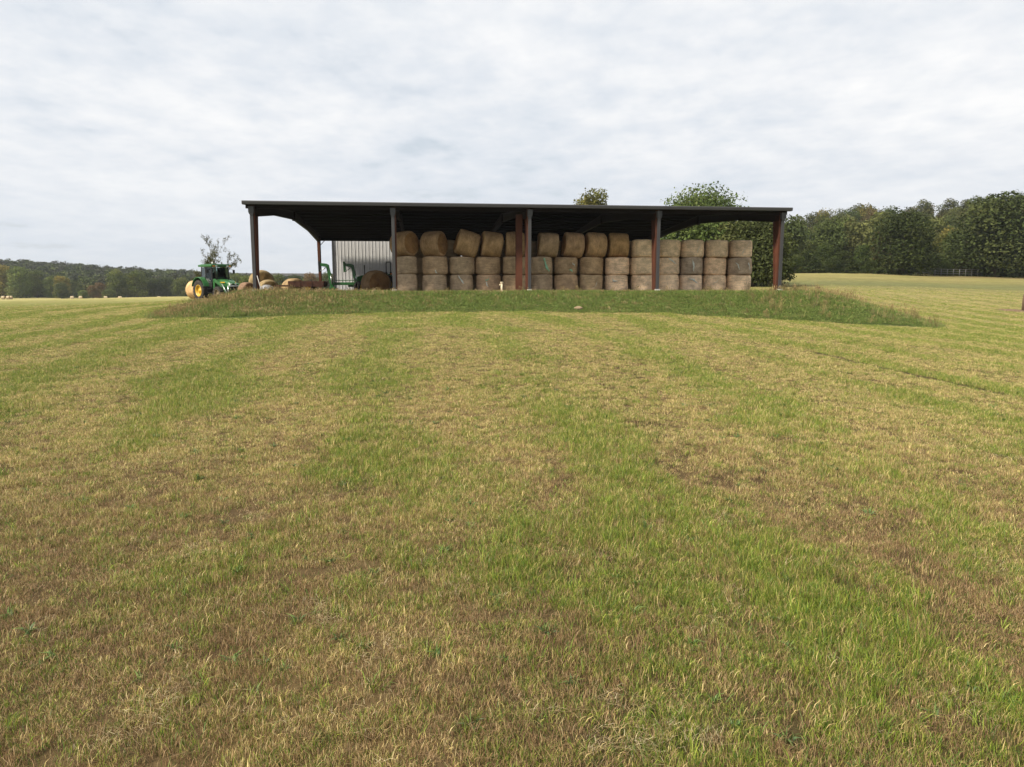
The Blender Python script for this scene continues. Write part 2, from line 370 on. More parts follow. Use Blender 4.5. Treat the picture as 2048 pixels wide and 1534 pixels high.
def patches(x, y):
    """Green share and straw share of the mown field: streaks left by the mower and uneven regrowth."""
    u, v = uv(x, y)
    wu = u + 1.4 * (fbm(x / 9, y / 9, 31) - 0.5) * 2
    st = 0.5 + 0.23 * np.sin(wu * 6.283 / 3.5 + 2.2 * (fbm(x / 14, y / 14, 38) - 0.5) * 2) * (0.3 + 0.7 * sstep(5, 13, y)) + 0.7 * (fbm(wu / 1.25, v / 7.0, 34, 3) - 0.5); bl = fbm(x / 1.1, y / 1.4, 35, 4); lg = fbm(x / 7, y / 7, 39, 3)
    g = 0.46 * st + 0.30 * bl + 0.24 * lg - 0.022
    green = sstep(0.425, 0.60, g + 0.015 * sstep(14, 40, y))
    g = g + 0.05 * sstep(10, 4.5, y) * sstep(-2, 3, x) - 0.05 * sstep(14, 6, y) * sstep(1, -3, x)
    green = sstep(0.425, 0.60, g + 0.015 * sstep(14, 40, y))
    s2 = fbm(wu / 1.2 + 50, v / 6.0, 43, 3) * 0.6 + fbm(x / 0.9, y / 0.9, 45, 3) * 0.4
    straw = sstep(0.46, 0.68, s2)
    return green, straw
RUTS = [((9.2, 22.5), (10.4, 15.5), .13), ((7.2, 22.5), (8.4, 15.8), .05)]
def rut(x, y):
    """Wheel ruts pressed into the field on the right."""
    out = np.zeros(np.shape(x))
    for (ax, ay), (bx, by), w in RUTS:
        t = np.clip(((x - ax) * (bx - ax) + (y - ay) * (by - ay)) / ((bx - ax)**2 + (by - ay)**2), 0, 1)
        d = np.hypot(x - ax - t * (bx - ax), y - ay - t * (by - ay))
        out = np.maximum(out, sstep(w * 1.6, w * .6, d + .12 * (fbm(x / .4, y / .4, 81) - .5)))
    return out
def build_ground():
    def axis(lo, hi, step, far_lo, far_hi, g=1.09):
        a = list(np.arange(lo, hi + 1e-6, step)); s = step
        while a[-1] < far_hi: s *= g; a.append(a[-1] + s)
        s = step; b = []
        q = lo
        while q > far_lo: s *= g; q -= s; b.append(q)
        return np.array(b[::-1] + a)
    xs = axis(-46, 46, 0.4, -2200, 2200); ys = axis(-4, 70, 0.4, -400, 3000)
    X, Y = np.meshgrid(xs, ys); Z = ground_z(X, Y)
    nx, ny = len(xs), len(ys)
    V = np.stack([X, Y, Z], -1).reshape(-1, 3)
    i = np.arange(ny - 1)[:, None] * nx + np.arange(nx - 1)[None, :]
    Fq = np.stack([i, i + 1, i + nx + 1, i + nx], -1).reshape(-1, 4)
    x, y = V[:, 0], V[:, 1]
    green, straw = patches(x, y)
    c_soil = np.array([0.075, 0.052, 0.027]); c_green = np.array([0.140, 0.172, 0.034]); c_straw = np.array([0.265, 0.205, 0.090])
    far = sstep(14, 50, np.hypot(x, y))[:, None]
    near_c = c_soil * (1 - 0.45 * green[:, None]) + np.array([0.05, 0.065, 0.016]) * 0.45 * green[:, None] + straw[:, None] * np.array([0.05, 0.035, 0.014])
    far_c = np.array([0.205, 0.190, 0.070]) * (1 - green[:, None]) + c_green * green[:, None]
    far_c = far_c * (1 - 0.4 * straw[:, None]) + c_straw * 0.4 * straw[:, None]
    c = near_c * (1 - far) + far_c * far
    # far fields: drier on the right with long mowing lines, a cloud shadow painted as a darker green band, and sunlight painted as a pale strip down in the left valley
    rows = fbm(x / 60, y / 2.6, 51, 3)[:, None]
    right = (sstep(16, 30, x) * sstep(38, 60, y))[:, None]
    c = c * (1 - 0.75 * right) + 0.75 * right * (np.array([0.245, 0.210, 0.084]) * (0.70 + 0.60 * rows))
    sw = (np.exp(-((y - 93 - 0.05 * x + 4 * (fbm(x / 40, y * 0, 53) - 0.5)) / 8.5)**2) * sstep(14, 30, x))[:, None]  # sw: strength of the painted cloud shadow
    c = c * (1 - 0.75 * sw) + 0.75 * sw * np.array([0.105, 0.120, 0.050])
    lf = (sstep(-20, -60, x) * sstep(100, 150, y))[:, None]
    c = c * (1 - lf) + lf * np.array([0.34, 0.30, 0.12])
    rank = (np.exp(-((y - 132 - .03 * (x - 90)) / 4.0)**2) * sstep(60, 80, x))[:, None]; c = c * (1 - .8 * rank) + .8 * rank * np.array([.13, .09, .05])
    wood = np.clip(sstep(385, 405, y) + sstep(138, 150, y) * sstep(10, 30, x), 0, 1)[:, None]
    c = c * (1 - wood) + wood * np.array([0.035, 0.03, 0.018])
    mm = mound_mask(x, y)[:, None]
    c = c * (1 - mm) + mm * np.array([0.060, 0.080, 0.024])
    u, v = uv(x, y)
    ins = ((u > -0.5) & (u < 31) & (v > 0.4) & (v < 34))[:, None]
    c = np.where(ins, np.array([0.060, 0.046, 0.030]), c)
    rt = rut(x, y)[:, None]; c = c * (1 - .75 * rt) + .75 * rt * np.array([.05, .04, .02])
    m_ = bpy.data.materials.new('field_ground'); m_.use_nodes = True
    nt = m_.node_tree; N = nt.nodes; L = nt.links.new; b = N['Principled BSDF']
    b.inputs['Roughness'].default_value = 0.95; b.inputs['Specular IOR Level'].default_value = 0.05
    a = N.new('ShaderNodeAttribute'); a.attribute_name = 'Col'; geo = N.new('ShaderNodeNewGeometry')
    def noise(s, d, st=(1, 1, 1)):
        mp = N.new('ShaderNodeMapping'); mp.inputs['Scale'].default_value = st; L(geo.outputs['Position'], mp.inputs[0])
        n = N.new('ShaderNodeTexNoise'); n.inputs['Scale'].default_value = s; n.inputs['Detail'].default_value = d; n.inputs['Roughness'].default_value = 0.7
        L(mp.outputs[0], n.inputs['Vector']); return n.outputs['Fac']
    n1, n2 = noise(5, 6), noise(0.7, 5, (1, 0.7, 1))
    ad = N.new('ShaderNodeMath'); ad.operation = 'ADD'; L(n1, ad.inputs[0]); L(n2, ad.inputs[1])
    r = N.new('ShaderNodeMapRange'); L(ad.outputs[0], r.inputs[0]); r.inputs[1].default_value = 0.65; r.inputs[2].default_value = 1.35; r.inputs[3].default_value = 0.6; r.inputs[4].default_value = 1.4
    x_ = N.new('ShaderNodeVectorMath'); x_.operation = 'SCALE'; L(a.outputs['Color'], x_.inputs[0]); L(r.outputs[0], x_.inputs['Scale'])
    L(x_.outputs[0], b.inputs['Base Color'])
    bp = N.new('ShaderNodeBump'); bp.inputs['Strength'].default_value = 0.6; bp.inputs['Distance'].default_value = 0.06; L(n1, bp.inputs['Height']); L(bp.outputs[0], b.inputs['Normal'])
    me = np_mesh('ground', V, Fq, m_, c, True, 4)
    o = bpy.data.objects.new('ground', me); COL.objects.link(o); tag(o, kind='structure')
build_ground()

# ------------------------------------------------------------------ grass: blades in tufts, scattered as ground cover
def tuft(name, n, rad, hmin, hmax, wid, lean, cols, seed, flat=0.0, heads=0):
    r = np.random.default_rng(seed); V, T, C = [], [], []
    for i in range(n):
        a = r.random() * 6.283; q = rad * math.sqrt(r.random()); bx, by = q * math.cos(a), q * math.sin(a)
        h = hmin + (hmax - hmin) * r.random()**1.3; w = wid * (0.6 + 0.8 * r.random())
        d = r.random() * 6.283; ln = lean * (0.25 + r.random()); sx, sy = math.cos(d), math.sin(d)
        tw = r.random() * 6.283; wx, wy = math.cos(tw) * w / 2, math.sin(tw) * w / 2
        c = np.array(cols[int(r.random() * len(cols))]) * (0.7 + 0.6 * r.random()); c2 = c * np.array([1.1, 1.05, 0.95])
        if r.random() < flat:                                   # a stalk lying on the sward
            z0 = 0.012 + 0.05 * r.random(); L_ = h * 2.2
            p = [(bx, by, z0), (bx + sx * L_ * 0.5, by + sy * L_ * 0.5, z0 + 0.03 * r.random()), (bx + sx * L_ + 0.1*L_*(r.random()-.5), by + sy * L_+ 0.1*L_*(r.random()-.5), z0 + 0.02 * r.random())]
            wx, wy = -sy * w / 2, sx * w / 2
        else:
            p = [(bx, by, -0.01), (bx + sx * h * ln * 0.35, by + sy * h * ln * 0.35, h * 0.58), (bx + sx * h * ln, by + sy * h * ln, h * (1 - 0.35 * min(1, ln * ln)))]
        k = len(V)
        V += [(p[0][0]-wx, p[0][1]-wy, p[0][2]), (p[0][0]+wx, p[0][1]+wy, p[0][2]), (p[1][0]-wx*.8, p[1][1]-wy*.8, p[1][2]), (p[1][0]+wx*.8, p[1][1]+wy*.8, p[1][2]), p[2]]
        T += [(k, k+1, k+3), (k, k+3, k+2), (k+2, k+3, k+4)]
        C += [c * 0.9, c * 0.9, c, c, c2]
    for i in range(heads):                                      # seed heads on thin stems
        a = r.random() * 6.283; q = rad * r.random(); bx, by = q * math.cos(a), q * math.sin(a)
        h = hmax * (0.9 + 0.5 * r.random()); dx, dy = (r.random(2) - 0.5) * 0.35 * h
        k = len(V); w = wid * 0.45; c = np.array([0.30, 0.22, 0.10]) * (0.7 + 0.6 * r.random())
        tx, ty = bx + dx, by + dy; hx, hy = bx + dx * 0.72, by + dy * 0.72; w2 = wid * 1.7
        V += [(bx-w, by, 0), (bx+w, by, 0), (hx+w, hy, h*.78), (hx-w, hy, h*.78), (hx-w2, hy, h*.86), (hx+w2, hy, h*.86), (tx, ty, h)]
        T += [(k, k+1, k+2), (k, k+2, k+3), (k+3, k+2, k+5), (k+3, k+5, k+4), (k+4, k+5, k+6)]; C += [c*.7]*4 + [c]*3
    me = np_mesh(name, np.array(V), np.array(T), M['grass'], np.array(C))
    return bpy.data.objects.new(name, me)
GREEN = [(0.205,0.275,0.034),(0.155,0.230,0.030),(0.275,0.320,0.048),(0.095,0.160,0.030),(0.36,0.35,0.085)]
DRY = [(0.60,0.47,0.205),(0.48,0.35,0.15),(0.32,0.215,0.10),(0.68,0.55,0.28),(0.55,0.47,0.175)]
BROWN = [(0.30,0.195,0.100),(0.38,0.26,0.135),(0.20,0.125,0.068),(0.46,0.33,0.17)]
STRAW = [(0.54,0.43,0.24),(0.45,0.34,0.18),(0.58,0.49,0.31),(0.35,0.26,0.14)]
def scatter(name, templates, pts, rot, scl, idx, kind='stuff'):
    """One object: points that carry copies of the tufts through a geometry-nodes modifier."""
    c = bpy.data.collections.new(name + '_tufts')
    for t in templates: c.objects.link(t)
    me = bpy.data.meshes.new(name); me.vertices.add(len(pts)); me.vertices.foreach_set('co', pts.astype(np.float32).ravel())
    a = me.attributes.new('rot', 'FLOAT_VECTOR', 'POINT'); a.data.foreach_set('vector', rot.astype(np.float32).ravel())
    a = me.attributes.new('scl', 'FLOAT_VECTOR', 'POINT'); a.data.foreach_set('vector', scl.astype(np.float32).ravel())
    a = me.attributes.new('idx', 'INT', 'POINT'); a.data.foreach_set('value', idx.astype(np.int32))
    me.update(); o = bpy.data.objects.new(name, me); COL.objects.link(o); tag(o, kind=kind)
    g = bpy.data.node_groups.new(name, 'GeometryNodeTree'); N = g.nodes; L = g.links.new
    g.interface.new_socket('Geometry', in_out='INPUT', socket_type='NodeSocketGeometry'); g.interface.new_socket('Geometry', in_out='OUTPUT', socket_type='NodeSocketGeometry')
    gi, go = N.new('NodeGroupInput'), N.new('NodeGroupOutput')
    ip = N.new('GeometryNodeInstanceOnPoints'); ci = N.new('GeometryNodeCollectionInfo')
    ci.inputs['Collection'].default_value = c; ci.inputs['Separate Children'].default_value = True; ci.inputs['Reset Children'].default_value = True
    def attr(nm, t):
        n = N.new('GeometryNodeInputNamedAttribute'); n.data_type = t; n.inputs['Name'].default_value = nm; return n.outputs['Attribute']
    e2r = N.new('FunctionNodeEulerToRotation'); L(attr('rot', 'FLOAT_VECTOR'), e2r.inputs[0])
    L(gi.outputs[0], ip.inputs['Points']); L(ci.outputs[0], ip.inputs['Instance']); ip.inputs['Pick Instance'].default_value = True
    L(attr('idx', 'INT'), ip.inputs['Instance Index']); L(e2r.outputs[0], ip.inputs['Rotation']); L(attr('scl', 'FLOAT_VECTOR'), ip.inputs['Scale'])
    L(ip.outputs[0], go.inputs[0])
    md = o.modifiers.new('scatter', 'NODES'); md.node_group = g
    return o
def lod_points(ymin, ymax, dens, wide=0.80, margin=3.0):
    """Random ground points in front of the camera; dens(d) per square metre falls with distance d."""
    out = []; edges = np.geomspace(ymin, ymax, 40)
    for a, b in zip(edges[:-1], edges[1:]):
        hw = wide * b + margin; n = int(dens((a + b) / 2) * (b - a) * 2 * hw)
        out.append(np.stack([rng.uniform(-hw, hw, n), rng.uniform(a, b, n)], 1))
    return np.concatenate(out)
def build_field_grass():
    T = []
    for k in range(4): T.append(tuft('a%d' % k, 52, 0.10, 0.03, 0.10, 0.0034, 0.65, GREEN + DRY[:1], 100 + k))
    for k in range(4): T.append(tuft('b%d' % k, 56, 0.10, 0.02, 0.085, 0.0032, 0.6, DRY + GREEN[:1], 200 + k, 0.02))
    for k in range(3): T.append(tuft('c%d' % k, 56, 0.10, 0.02, 0.08, 0.0032, 0.6, BROWN + DRY[2:3] + GREEN[3:4], 300 + k, 0.02))
    for k in range(3): T.append(tuft('d%d' % k, 10, 0.11, 0.02, 0.085, 0.0021, 0.7, STRAW, 400 + k, 0.9))
    for k in range(3): T.append(tuft('e%d' % k, 14, 0.06, 0.07, 0.18, 0.0050, 0.85, GREEN[:4], 500 + k))
    for k in range(2): T.append(tuft('f%d' % k, 14, 0.025, 0.05, 0.10, 0.016, 1.1, [(0.10,0.17,0.05),(0.13,0.19,0.05),(0.08,0.13,0.05)], 550 + k))
    p = lod_points(2.6, 90, lambda d: min(560, 560 * (6.8 / d)**1.5) * (1 if d < 42 else ((90 - d) / 48 + 0.02)))
    x, y = p[:, 0], p[:, 1]
    green, straw = patches(x, y); u, v = uv(x, y)
    keep = (mound_mask(x, y) < 0.5) & ~((u > -0.8) & (u < 31.3) & (v > -0.6) & (v < 36))
    gap = fbm(x / 0.22, y / 0.22, 63, 2); keep &= rng.random(len(x)) < 0.25 + 1.9 * (gap - 0.18) + 0.6 * sstep(12, 25, y)
    keep &= rut(x, y) < 0.4
    x, y, green, straw = x[keep], y[keep], green[keep], straw[keep]
    n = len(x); r = rng.random(n); r2 = rng.random(n)
    near = sstep(13, 6.0, y) 
    mid_f = sstep(8, 16, y); pg = np.clip((0.10 + 0.62 * green) * (1 - mid_f) + (0.24 + 0.58 * green + 0.10 * sstep(18, 34, y)) * mid_f, 0, 1)
    idx = np.where(r < pg, rng.integers(0, 4, n), 4 + rng.integers(0, 4, n))
    br = (r >= pg) & (r2 < 0.10 + 0.80 * near * (1 - 0.35 * straw)); idx[br] = 8 + rng.integers(0, 3, br.sum())
    st = rng.random(n) < 0.008 + 0.022 * straw; idx[st] = 11 + rng.integers(0, 3, st.sum())
    tl = (rng.random(n) < (0.03 + 0.06 * sstep(12, 5, y)) * (0.3 + green)) & (y < 30); idx[tl] = 14 + rng.integers(0, 3, tl.sum())
    for k in range(90):                                        # wisps of hay the rake left behind
        wy = 3.6 + 26 * rng.random()**1.4; wx = rng.uniform(-.75, .75) * wy; a = rng.random() * 3.14; L1, L2 = rng.uniform(.12, .40), rng.uniform(.04, .11)
        ex, ey = (x - wx) * math.cos(a) + (y - wy) * math.sin(a), -(x - wx) * math.sin(a) + (y - wy) * math.cos(a)
        q = ((ex / L1)**2 + (ey / L2)**2 < 1) & (rng.random(n) < .5); idx[q] = 11 + rng.integers(0, 3, q.sum())
    wd = (rng.random(n) < 0.004) & (y < 22); idx[wd] = 17 + rng.integers(0, 2, wd.sum())
    d = np.hypot(x, y); s = (0.62 + 0.48 * rng.random(n)) * np.maximum(1, (d / 9.0)**0.36)
    hs = (0.75 + 0.5 * green) * (0.45 + 1.1 * fbm(x / 0.5, y / 0.5, 61, 3)) * np.where(d > 9, (d / 9)**-0.55, 1)
    pts = np.stack([x, y, ground_z(x, y)], 1)
    rot = np.stack([rng.normal(0, .12, n), rng.normal(0, .12, n), rng.random(n) * 6.283], 1)
    scatter('field_grass', T, pts, rot, np.stack([s, s, s * hs], 1), idx)
build_field_grass()
MGREEN = [(0.160,0.235,0.050),(0.120,0.190,0.042),(0.215,0.285,0.066),(0.085,0.140,0.038),(0.27,0.28,0.085)]
MDRY = [(0.32,0.27,0.115),(0.22,0.215,0.07),(0.38,0.31,0.15),(0.16,0.19,0.05)]
def build_bank_grass():
    T = []
    for k in range(4): T.append(tuft('a%d' % k, 40, 0.20, 0.10, 0.26, 0.009, 0.7, MGREEN, 600 + k))
    for k in range(3): T.append(tuft('b%d' % k, 40, 0.22, 0.10, 0.28, 0.009, 0.6, MGREEN + MDRY[1:], 700 + k, 0.0, 5))
    for k in range(2): T.append(tuft('c%d' % k, 30, 0.20, 0.14, 0.34, 0.008, 0.55, MDRY + MDRY[:1], 800 + k, 0.0, 9))
    n0 = 190000; u = rng.uniform(-13, 41, n0); v = rng.uniform(-6.5, 25, n0)
    w = buv(0, 0); x = P1.x + u * LX - v * LY; y = P1.y + u * LY + v * LX
    m = mound_mask(x, y); k = (rng.random(n0) < m * np.where(v > 2, 0.35, 1.0)) & (m > 0.22)
    x, y, u, v = x[k], y[k], u[k], v[k]; n = len(x); r = rng.random(n)
    tall = np.clip(sstep(11, 1, u) * 1.0 + 0.25 * sstep(30, 36, u), 0, 1) * (0.55 + 0.9 * fbm(x / 3, y / 3, 71))
    idx = rng.integers(0, 4, n); q = r < 0.06 + 0.20 * tall; idx[q] = 4 + rng.integers(0, 3, q.sum())
    q = r < 0.012 + 0.03 * tall + 0.035 * sstep(29, 33, u) * sstep(-2.5, -1, v) * fbm(x / 2, y / 2, 73) * 1.6; idx[q] = 7 + rng.integers(0, 2, q.sum())
    s = (0.7 + 0.6 * rng.random(n)); hs = (0.34 + 0.28 * tall + 1.2 * (fbm(x / 0.9, y / 0.9, 75) - 0.38)) * np.where((v > 2) & (u > -0.5), 0.55, 1)
    hs = np.clip(hs * (0.6 + 0.4 * sstep(-5.2, -3.5, v)), 0.2, 0.95)
    hs = np.where((idx >= 7) & (u > 26), np.maximum(hs, 0.7) * (1.2 + 0.9 * rng.random(n)), hs)
    hs = np.where((idx < 7) & (u > 7) & (v > -1.2), np.minimum(hs, 0.55), hs)
    foot = (rng.random(n) < 0.35 * sstep(4, 10, u) * (1 - sstep(0.3, 0.62, m[k]))); idx[foot] = 4 + rng.integers(0, 3, foot.sum())
    pts = np.stack([x, y, ground_z(x, y) - 0.01], 1)
    rot = np.stack([rng.normal(0, .15, n), rng.normal(0, .15, n), rng.random(n) * 6.283], 1)
    scatter('bank_grass', T, pts, rot, np.stack([s, s, s * hs], 1), idx)
build_bank_grass()
def straw_litter():
    T = [tuft('a%d' % k, 14, 0.16, 0.03, 0.12, 0.006, 0.7, STRAW + DRY[:2], 900 + k, 0.92) for k in range(3)]
    n = 700; u = rng.uniform(1.0, 29.5, n); v = np.where(u < 7.5, rng.uniform(1, 14, n), rng.uniform(-.5, 2.1, n))
    x = P1.x + u * LX - v * LY; y = P1.y + u * LY + v * LX; k = fbm(x / 1.3, y / 1.3, 91) > .47; x, y = x[k], y[k]; n = len(x)
    s = rng.uniform(.9, 1.7, n)
    scatter('straw_litter', T, np.column_stack([x, y, ground_z(x, y)]), np.column_stack([np.zeros(n), np.zeros(n), rng.random(n) * 6.28]), np.column_stack([s, s, s * 1.2]), rng.integers(0, 3, n))
straw_litter()

# ------------------------------------------------------------------ hay barn (local x along the front, y into the depth, z up from the floor)
EAVE, RIDGE = 4.90, 5.86
def roof_h(v): return EAVE + (RIDGE - EAVE) * (1 - abs(v - WID / 2) / (WID / 2))
def build_barn():
    b = empty('hay_barn', P1, BYAW, 'long open-sided steel hay barn with grey gutter and red columns on the grassy bank', 'barn')
    def ibeam_col(u, front, h_in):
        s = 1 if front else -1; v0 = 0.0 if front else WID
        w = MB()
        w.box((u, v0 + s * 0.012, 2.36), (0.22, 0.02, 4.72))                       # outer flange
        a, c = 0.34, 0.80                                                           # web depth at foot and knee
        th = math.atan2(c - a, h_in)
        mid = v0 + s * (a + c) / 2
        w.box((u, mid, h_in / 2), (0.22, 0.02, h_in / math.cos(th)), rot=Matrix.Rotation(-s * th, 3, 'X'))
        pts = [(v0 + s * 0.022, 0), (v0 + s * (a - 0.008), 0), (v0 + s * (c - 0.008), h_in), (v0 + s * (c - 0.008), 4.66), (v0 + s * 0.022, 4.66)]
        w.prism(pts, 'x', u - 0.006, u + 0.006)
        w.box((u, v0 + s * 0.2, 0.01), (0.34, 0.55, 0.02))
        return w.build('column', M['redoxide'], b)
    for i in range(5):
        u = i * BAY
        for front in (True, False): ibeam_col(u, front, 4.22)
        # rafters: web and flanges, deep at the knees and slim at the ridge
        for half in (0, 1):
            w = MB(); f = (lambda v: v) if half == 0 else (lambda v: WID - v)
            top = [(0.0, 4.74), (WID / 2, roof_h(WID / 2) - 0.22)]
            bot = [(0.80, 4.20), (6.2, 4.74), (WID / 2, roof_h(WID / 2) - 0.80)]
            poly = [(f(0.022), top[0][1] - 0.02), (f(WID / 2), top[1][1] - 0.02)] + [(f(p[0]), p[1]) for p in bot[::-1]] + [(f(0.022), 4.23)]
            w.prism(poly, 'x', u - 0.006, u + 0.006)
            for (a, c) in ((bot[0], bot[1]), (bot[1], bot[2]), (top[0], top[1])):
                pa, pc = Vector((u, f(a[0]), a[1])), Vector((u, f(c[0]), c[1])); d = pc - pa
                w.box((pa + pc) / 2, (0.2, d.length, 0.02), rot=Matrix.Rotation(math.atan2(d.z, d.y), 3, 'X'))
            w.box((u, f(WID / 2 - 0.03), roof_h(WID / 2) - 0.56), (0.22, 0.03, 0.66))
            w.build('rafter', M['rafter'], b)
        # downspout on the front face, with its collector box and pale splash foot
        q = u + (-0.045 if i < 2 else 0.06)
        d = MB(); d.box((q, -0.085, 2.30), (0.175, 0.12, 4.20)); d.box((q, -0.11, 4.50), (0.29, 0.22, 0.34)); d.prism([(q - 0.145, 4.328), (q - 0.088, 4.22), (q + 0.088, 4.22), (q + 0.145, 4.328)], 'y', -0.19, -0.03)
        dp = d.build('downspout', M['greymetal'], b, 0.008)
        MB().box((q, -0.12, 0.125), (0.26, 0.28, 0.14)).build('splash_block', M['concrete'], dp, 0.01)
    # an extra wide-flange post beside the third column
    w = MB(); u = 2 * BAY - 0.40
    w.box((u, 0.95, 2.25), (0.36, 0.022, 4.48)); w.box((u, 1.31, 2.25), (0.36, 0.022, 4.48)); w.box((u, 1.13, 2.25), (0.012, 0.338, 4.48)); w.box((u, 1.13, 0.012), (0.5, 0.5, 0.02))
    w.box((u, 0.936, 2.45), (0.30, 0.012, 0.22)); w.build('column', M['redoxide'], b, label='wide bare red column beside the third post')
    # purlins under both slopes, eave struts, roof sheets, gutters, rakes
    x0, x1 = -0.42, LEN + 0.42
    sl = math.atan2(RIDGE - EAVE, WID / 2)
    for half in (0, 1):
        for k in range(9):
            v = 0.9 + k * 1.50; vv = v if half == 0 else WID - v
            p = MB(); rot = Matrix.Rotation(sl if half == 0 else -sl, 3, 'X'); h = roof_h(vv) - 0.115
            p.box((LEN / 2, vv, h), (x1 - x0 - 0.1, 0.012, 0.18), rot=rot)
            p.box((LEN / 2, vv + 0.035, h - 0.085), (x1 - x0 - 0.1, 0.06, 0.010), rot=rot); p.box((LEN / 2, vv - 0.035, h + 0.085), (x1 - x0 - 0.1, 0.06, 0.010), rot=rot)
            p.build('purlin', M['purlin'], b)
        ve = 0.06 if half == 0 else WID - 0.06
        MB().box((LEN / 2, ve, 4.68), (x1 - x0 - 0.1, 0.07, 0.24)).build('eave_strut', M['purlin'], b)
        va, vb = (-0.32, WID / 2) if half == 0 else (WID + 0.32, WID / 2)
        ha, hb = EAVE - 0.02, RIDGE
        rf = MB()
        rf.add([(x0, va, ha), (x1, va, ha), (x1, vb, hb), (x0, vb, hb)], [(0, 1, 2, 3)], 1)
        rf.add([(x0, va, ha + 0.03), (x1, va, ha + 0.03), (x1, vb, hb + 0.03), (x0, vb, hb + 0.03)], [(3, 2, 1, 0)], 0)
        k = 0; xx = x0 + 0.15
        while xx < x1:                                                             # standing ribs of the sheet
            d = Vector((0, vb - va, hb - ha)); c = Vector((xx, (va + vb) / 2, (ha + hb) / 2 + 0.048))
            rf.box(c, (0.04, d.length, 0.035), 0, Matrix.Rotation(math.atan2(d.z, d.y) if half == 0 else -math.atan2(d.z, -d.y) , 3, 'X')); xx += 0.61
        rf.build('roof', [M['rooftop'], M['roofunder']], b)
        g = MB(); s = -1 if half == 0 else 1; vg = va
        pts = [(vg, EAVE + 0.03), (vg + s * 0.15, EAVE + 0.03), (vg + s * 0.17, EAVE - 0.02), (vg + s * 0.15, EAVE - 0.155), (vg + s * 0.02, EAVE - 0.17), (vg, EAVE - 0.06)]
        g.prism(pts if half else pts[::-1], 'x', x0 - 0.03, x1 + 0.03); g.build('gutter', M['greymetal'], b, 0.006)
        for xe in (x0, x1):
            rk = MB(); d = Vector((0, vb - va, hb - ha)); c = Vector((xe, (va + vb) / 2, (ha + hb) / 2 - 0.055))
            rk.box(c, (0.05, d.length - 0.04, 0.20), rot=Matrix.Rotation(math.atan2(d.z, d.y) if half == 0 else -math.atan2(d.z, -d.y), 3, 'X')); rk.build('rake_trim', M['greymetal'], b)
    MB().box((LEN / 2, WID / 2, RIDGE + 0.07), (x1 - x0, 0.4, 0.03)).build('ridge_cap', M['rooftop'], b)
    # header band and knee braces along the back
    MB().box((LEN / 2, WID + 0.30, 4.50), (x1 - x0 - 0.2, 0.04, 0.40)).build('header', M['roofunder'], b)
    for i in range(5):
        MB().tube([(i * BAY + 0.05, WID - 0.2, 3.85), (i * BAY + 0.55, WID - 0.2, 4.36)], 0.035, 6).build('knee_brace', M['rafter'], b)
    return b
barn = build_barn()

# ------------------------------------------------------------------ white metal building behind the barn
def build_shed():
    w0 = buv(0, WID + 1.6); # find the left corner on its sight line
    best = min((abs(1024 + F * p.x / (p.y * CP + (HC - p.z) * SP) - 667), u) for u in np.arange(0, 15, 0.02) for p in (buv(u, WID + 1.6, 2),))
    u0 = best[1]; o = buv(u0, WID + 1.6, 0); o.z = gz(o.x, o.y) - 0.05
    s = empty('metal_building', o, BYAW, 'white ribbed metal building standing behind the open barn', 'building')
    W, Dp, H = 19.0, 14.0, 5.7
    def wall(name, p0, dx, L_):
        n = int(L_ / 0.915); m = MB(); rot = Matrix.Rotation(math.atan2(dx[1], dx[0]), 3, 'Z')
        for k in range(n):
            c = Vector(p0) + Vector((dx[0], dx[1], 0)) * ((k + 0.5) * L_ / n); m = MB(); sw = L_ / n
            prof = []
            for j in range(3):
                a = -sw / 2 + j * sw / 3
                prof += [(a, 0), (a + 0.012, -0.034), (a + 0.045, -0.034), (a + 0.06, 0), (a + 0.145, 0), (a + 0.155, -0.008), (a + 0.175, -0.008), (a + 0.185, 0)]
            prof += [(sw / 2 - 0.004, 0), (sw / 2 - 0.004, 0.02), (-sw / 2, 0.02)]
            m.prism(prof[::-1], 'z', 0, H); q = m.build(name, M['whitewall'], s); q.location = c; q.rotation_euler = (0, 0, math.atan2(dx[1], dx[0]))
    wall('wall_panel', (0.06, 0, 0), (1, 0), W - 0.12)
    MB().box((0.02, Dp / 2, H / 2), (0.06, Dp - 0.1, H)).build('side_wall', M['whitewall'], s)
    MB().box((W - 0.02, Dp / 2, H / 2), (0.06, Dp - 0.1, H)).build('side_wall', M['whitewall'], s)
    MB().box((W / 2, Dp, H / 2), (W, 0.06, H)).build('back_wall', M['whitewall'], s)
    for x in (0, W): MB().box((x, -0.03, H / 2), (0.16, 0.16, H)).build('corner_trim', M['greymetal'], s)
    r = MB()
    r.prism([(-0.3, H - 0.02), (Dp / 2, H + 0.55), (Dp + 0.3, H - 0.02), (Dp + 0.3, H + 0.06), (Dp / 2, H + 0.63), (-0.3, H + 0.06)], 'x', -0.25, W + 0.25)
    r.build('roof', M['rooftop'], s)
    MB().prism([(0.08, H - 0.0), (Dp / 2, H + 0.53), (Dp - 0.08, H)], 'x', 0.03, 0.09).build('gable', M['whitewall'], s)
    MB().prism([(0.08, H - 0.0), (Dp / 2, H + 0.53), (Dp - 0.08, H)], 'x', W - 0.09, W - 0.03).build('gable', M['whitewall'], s)
build_shed()

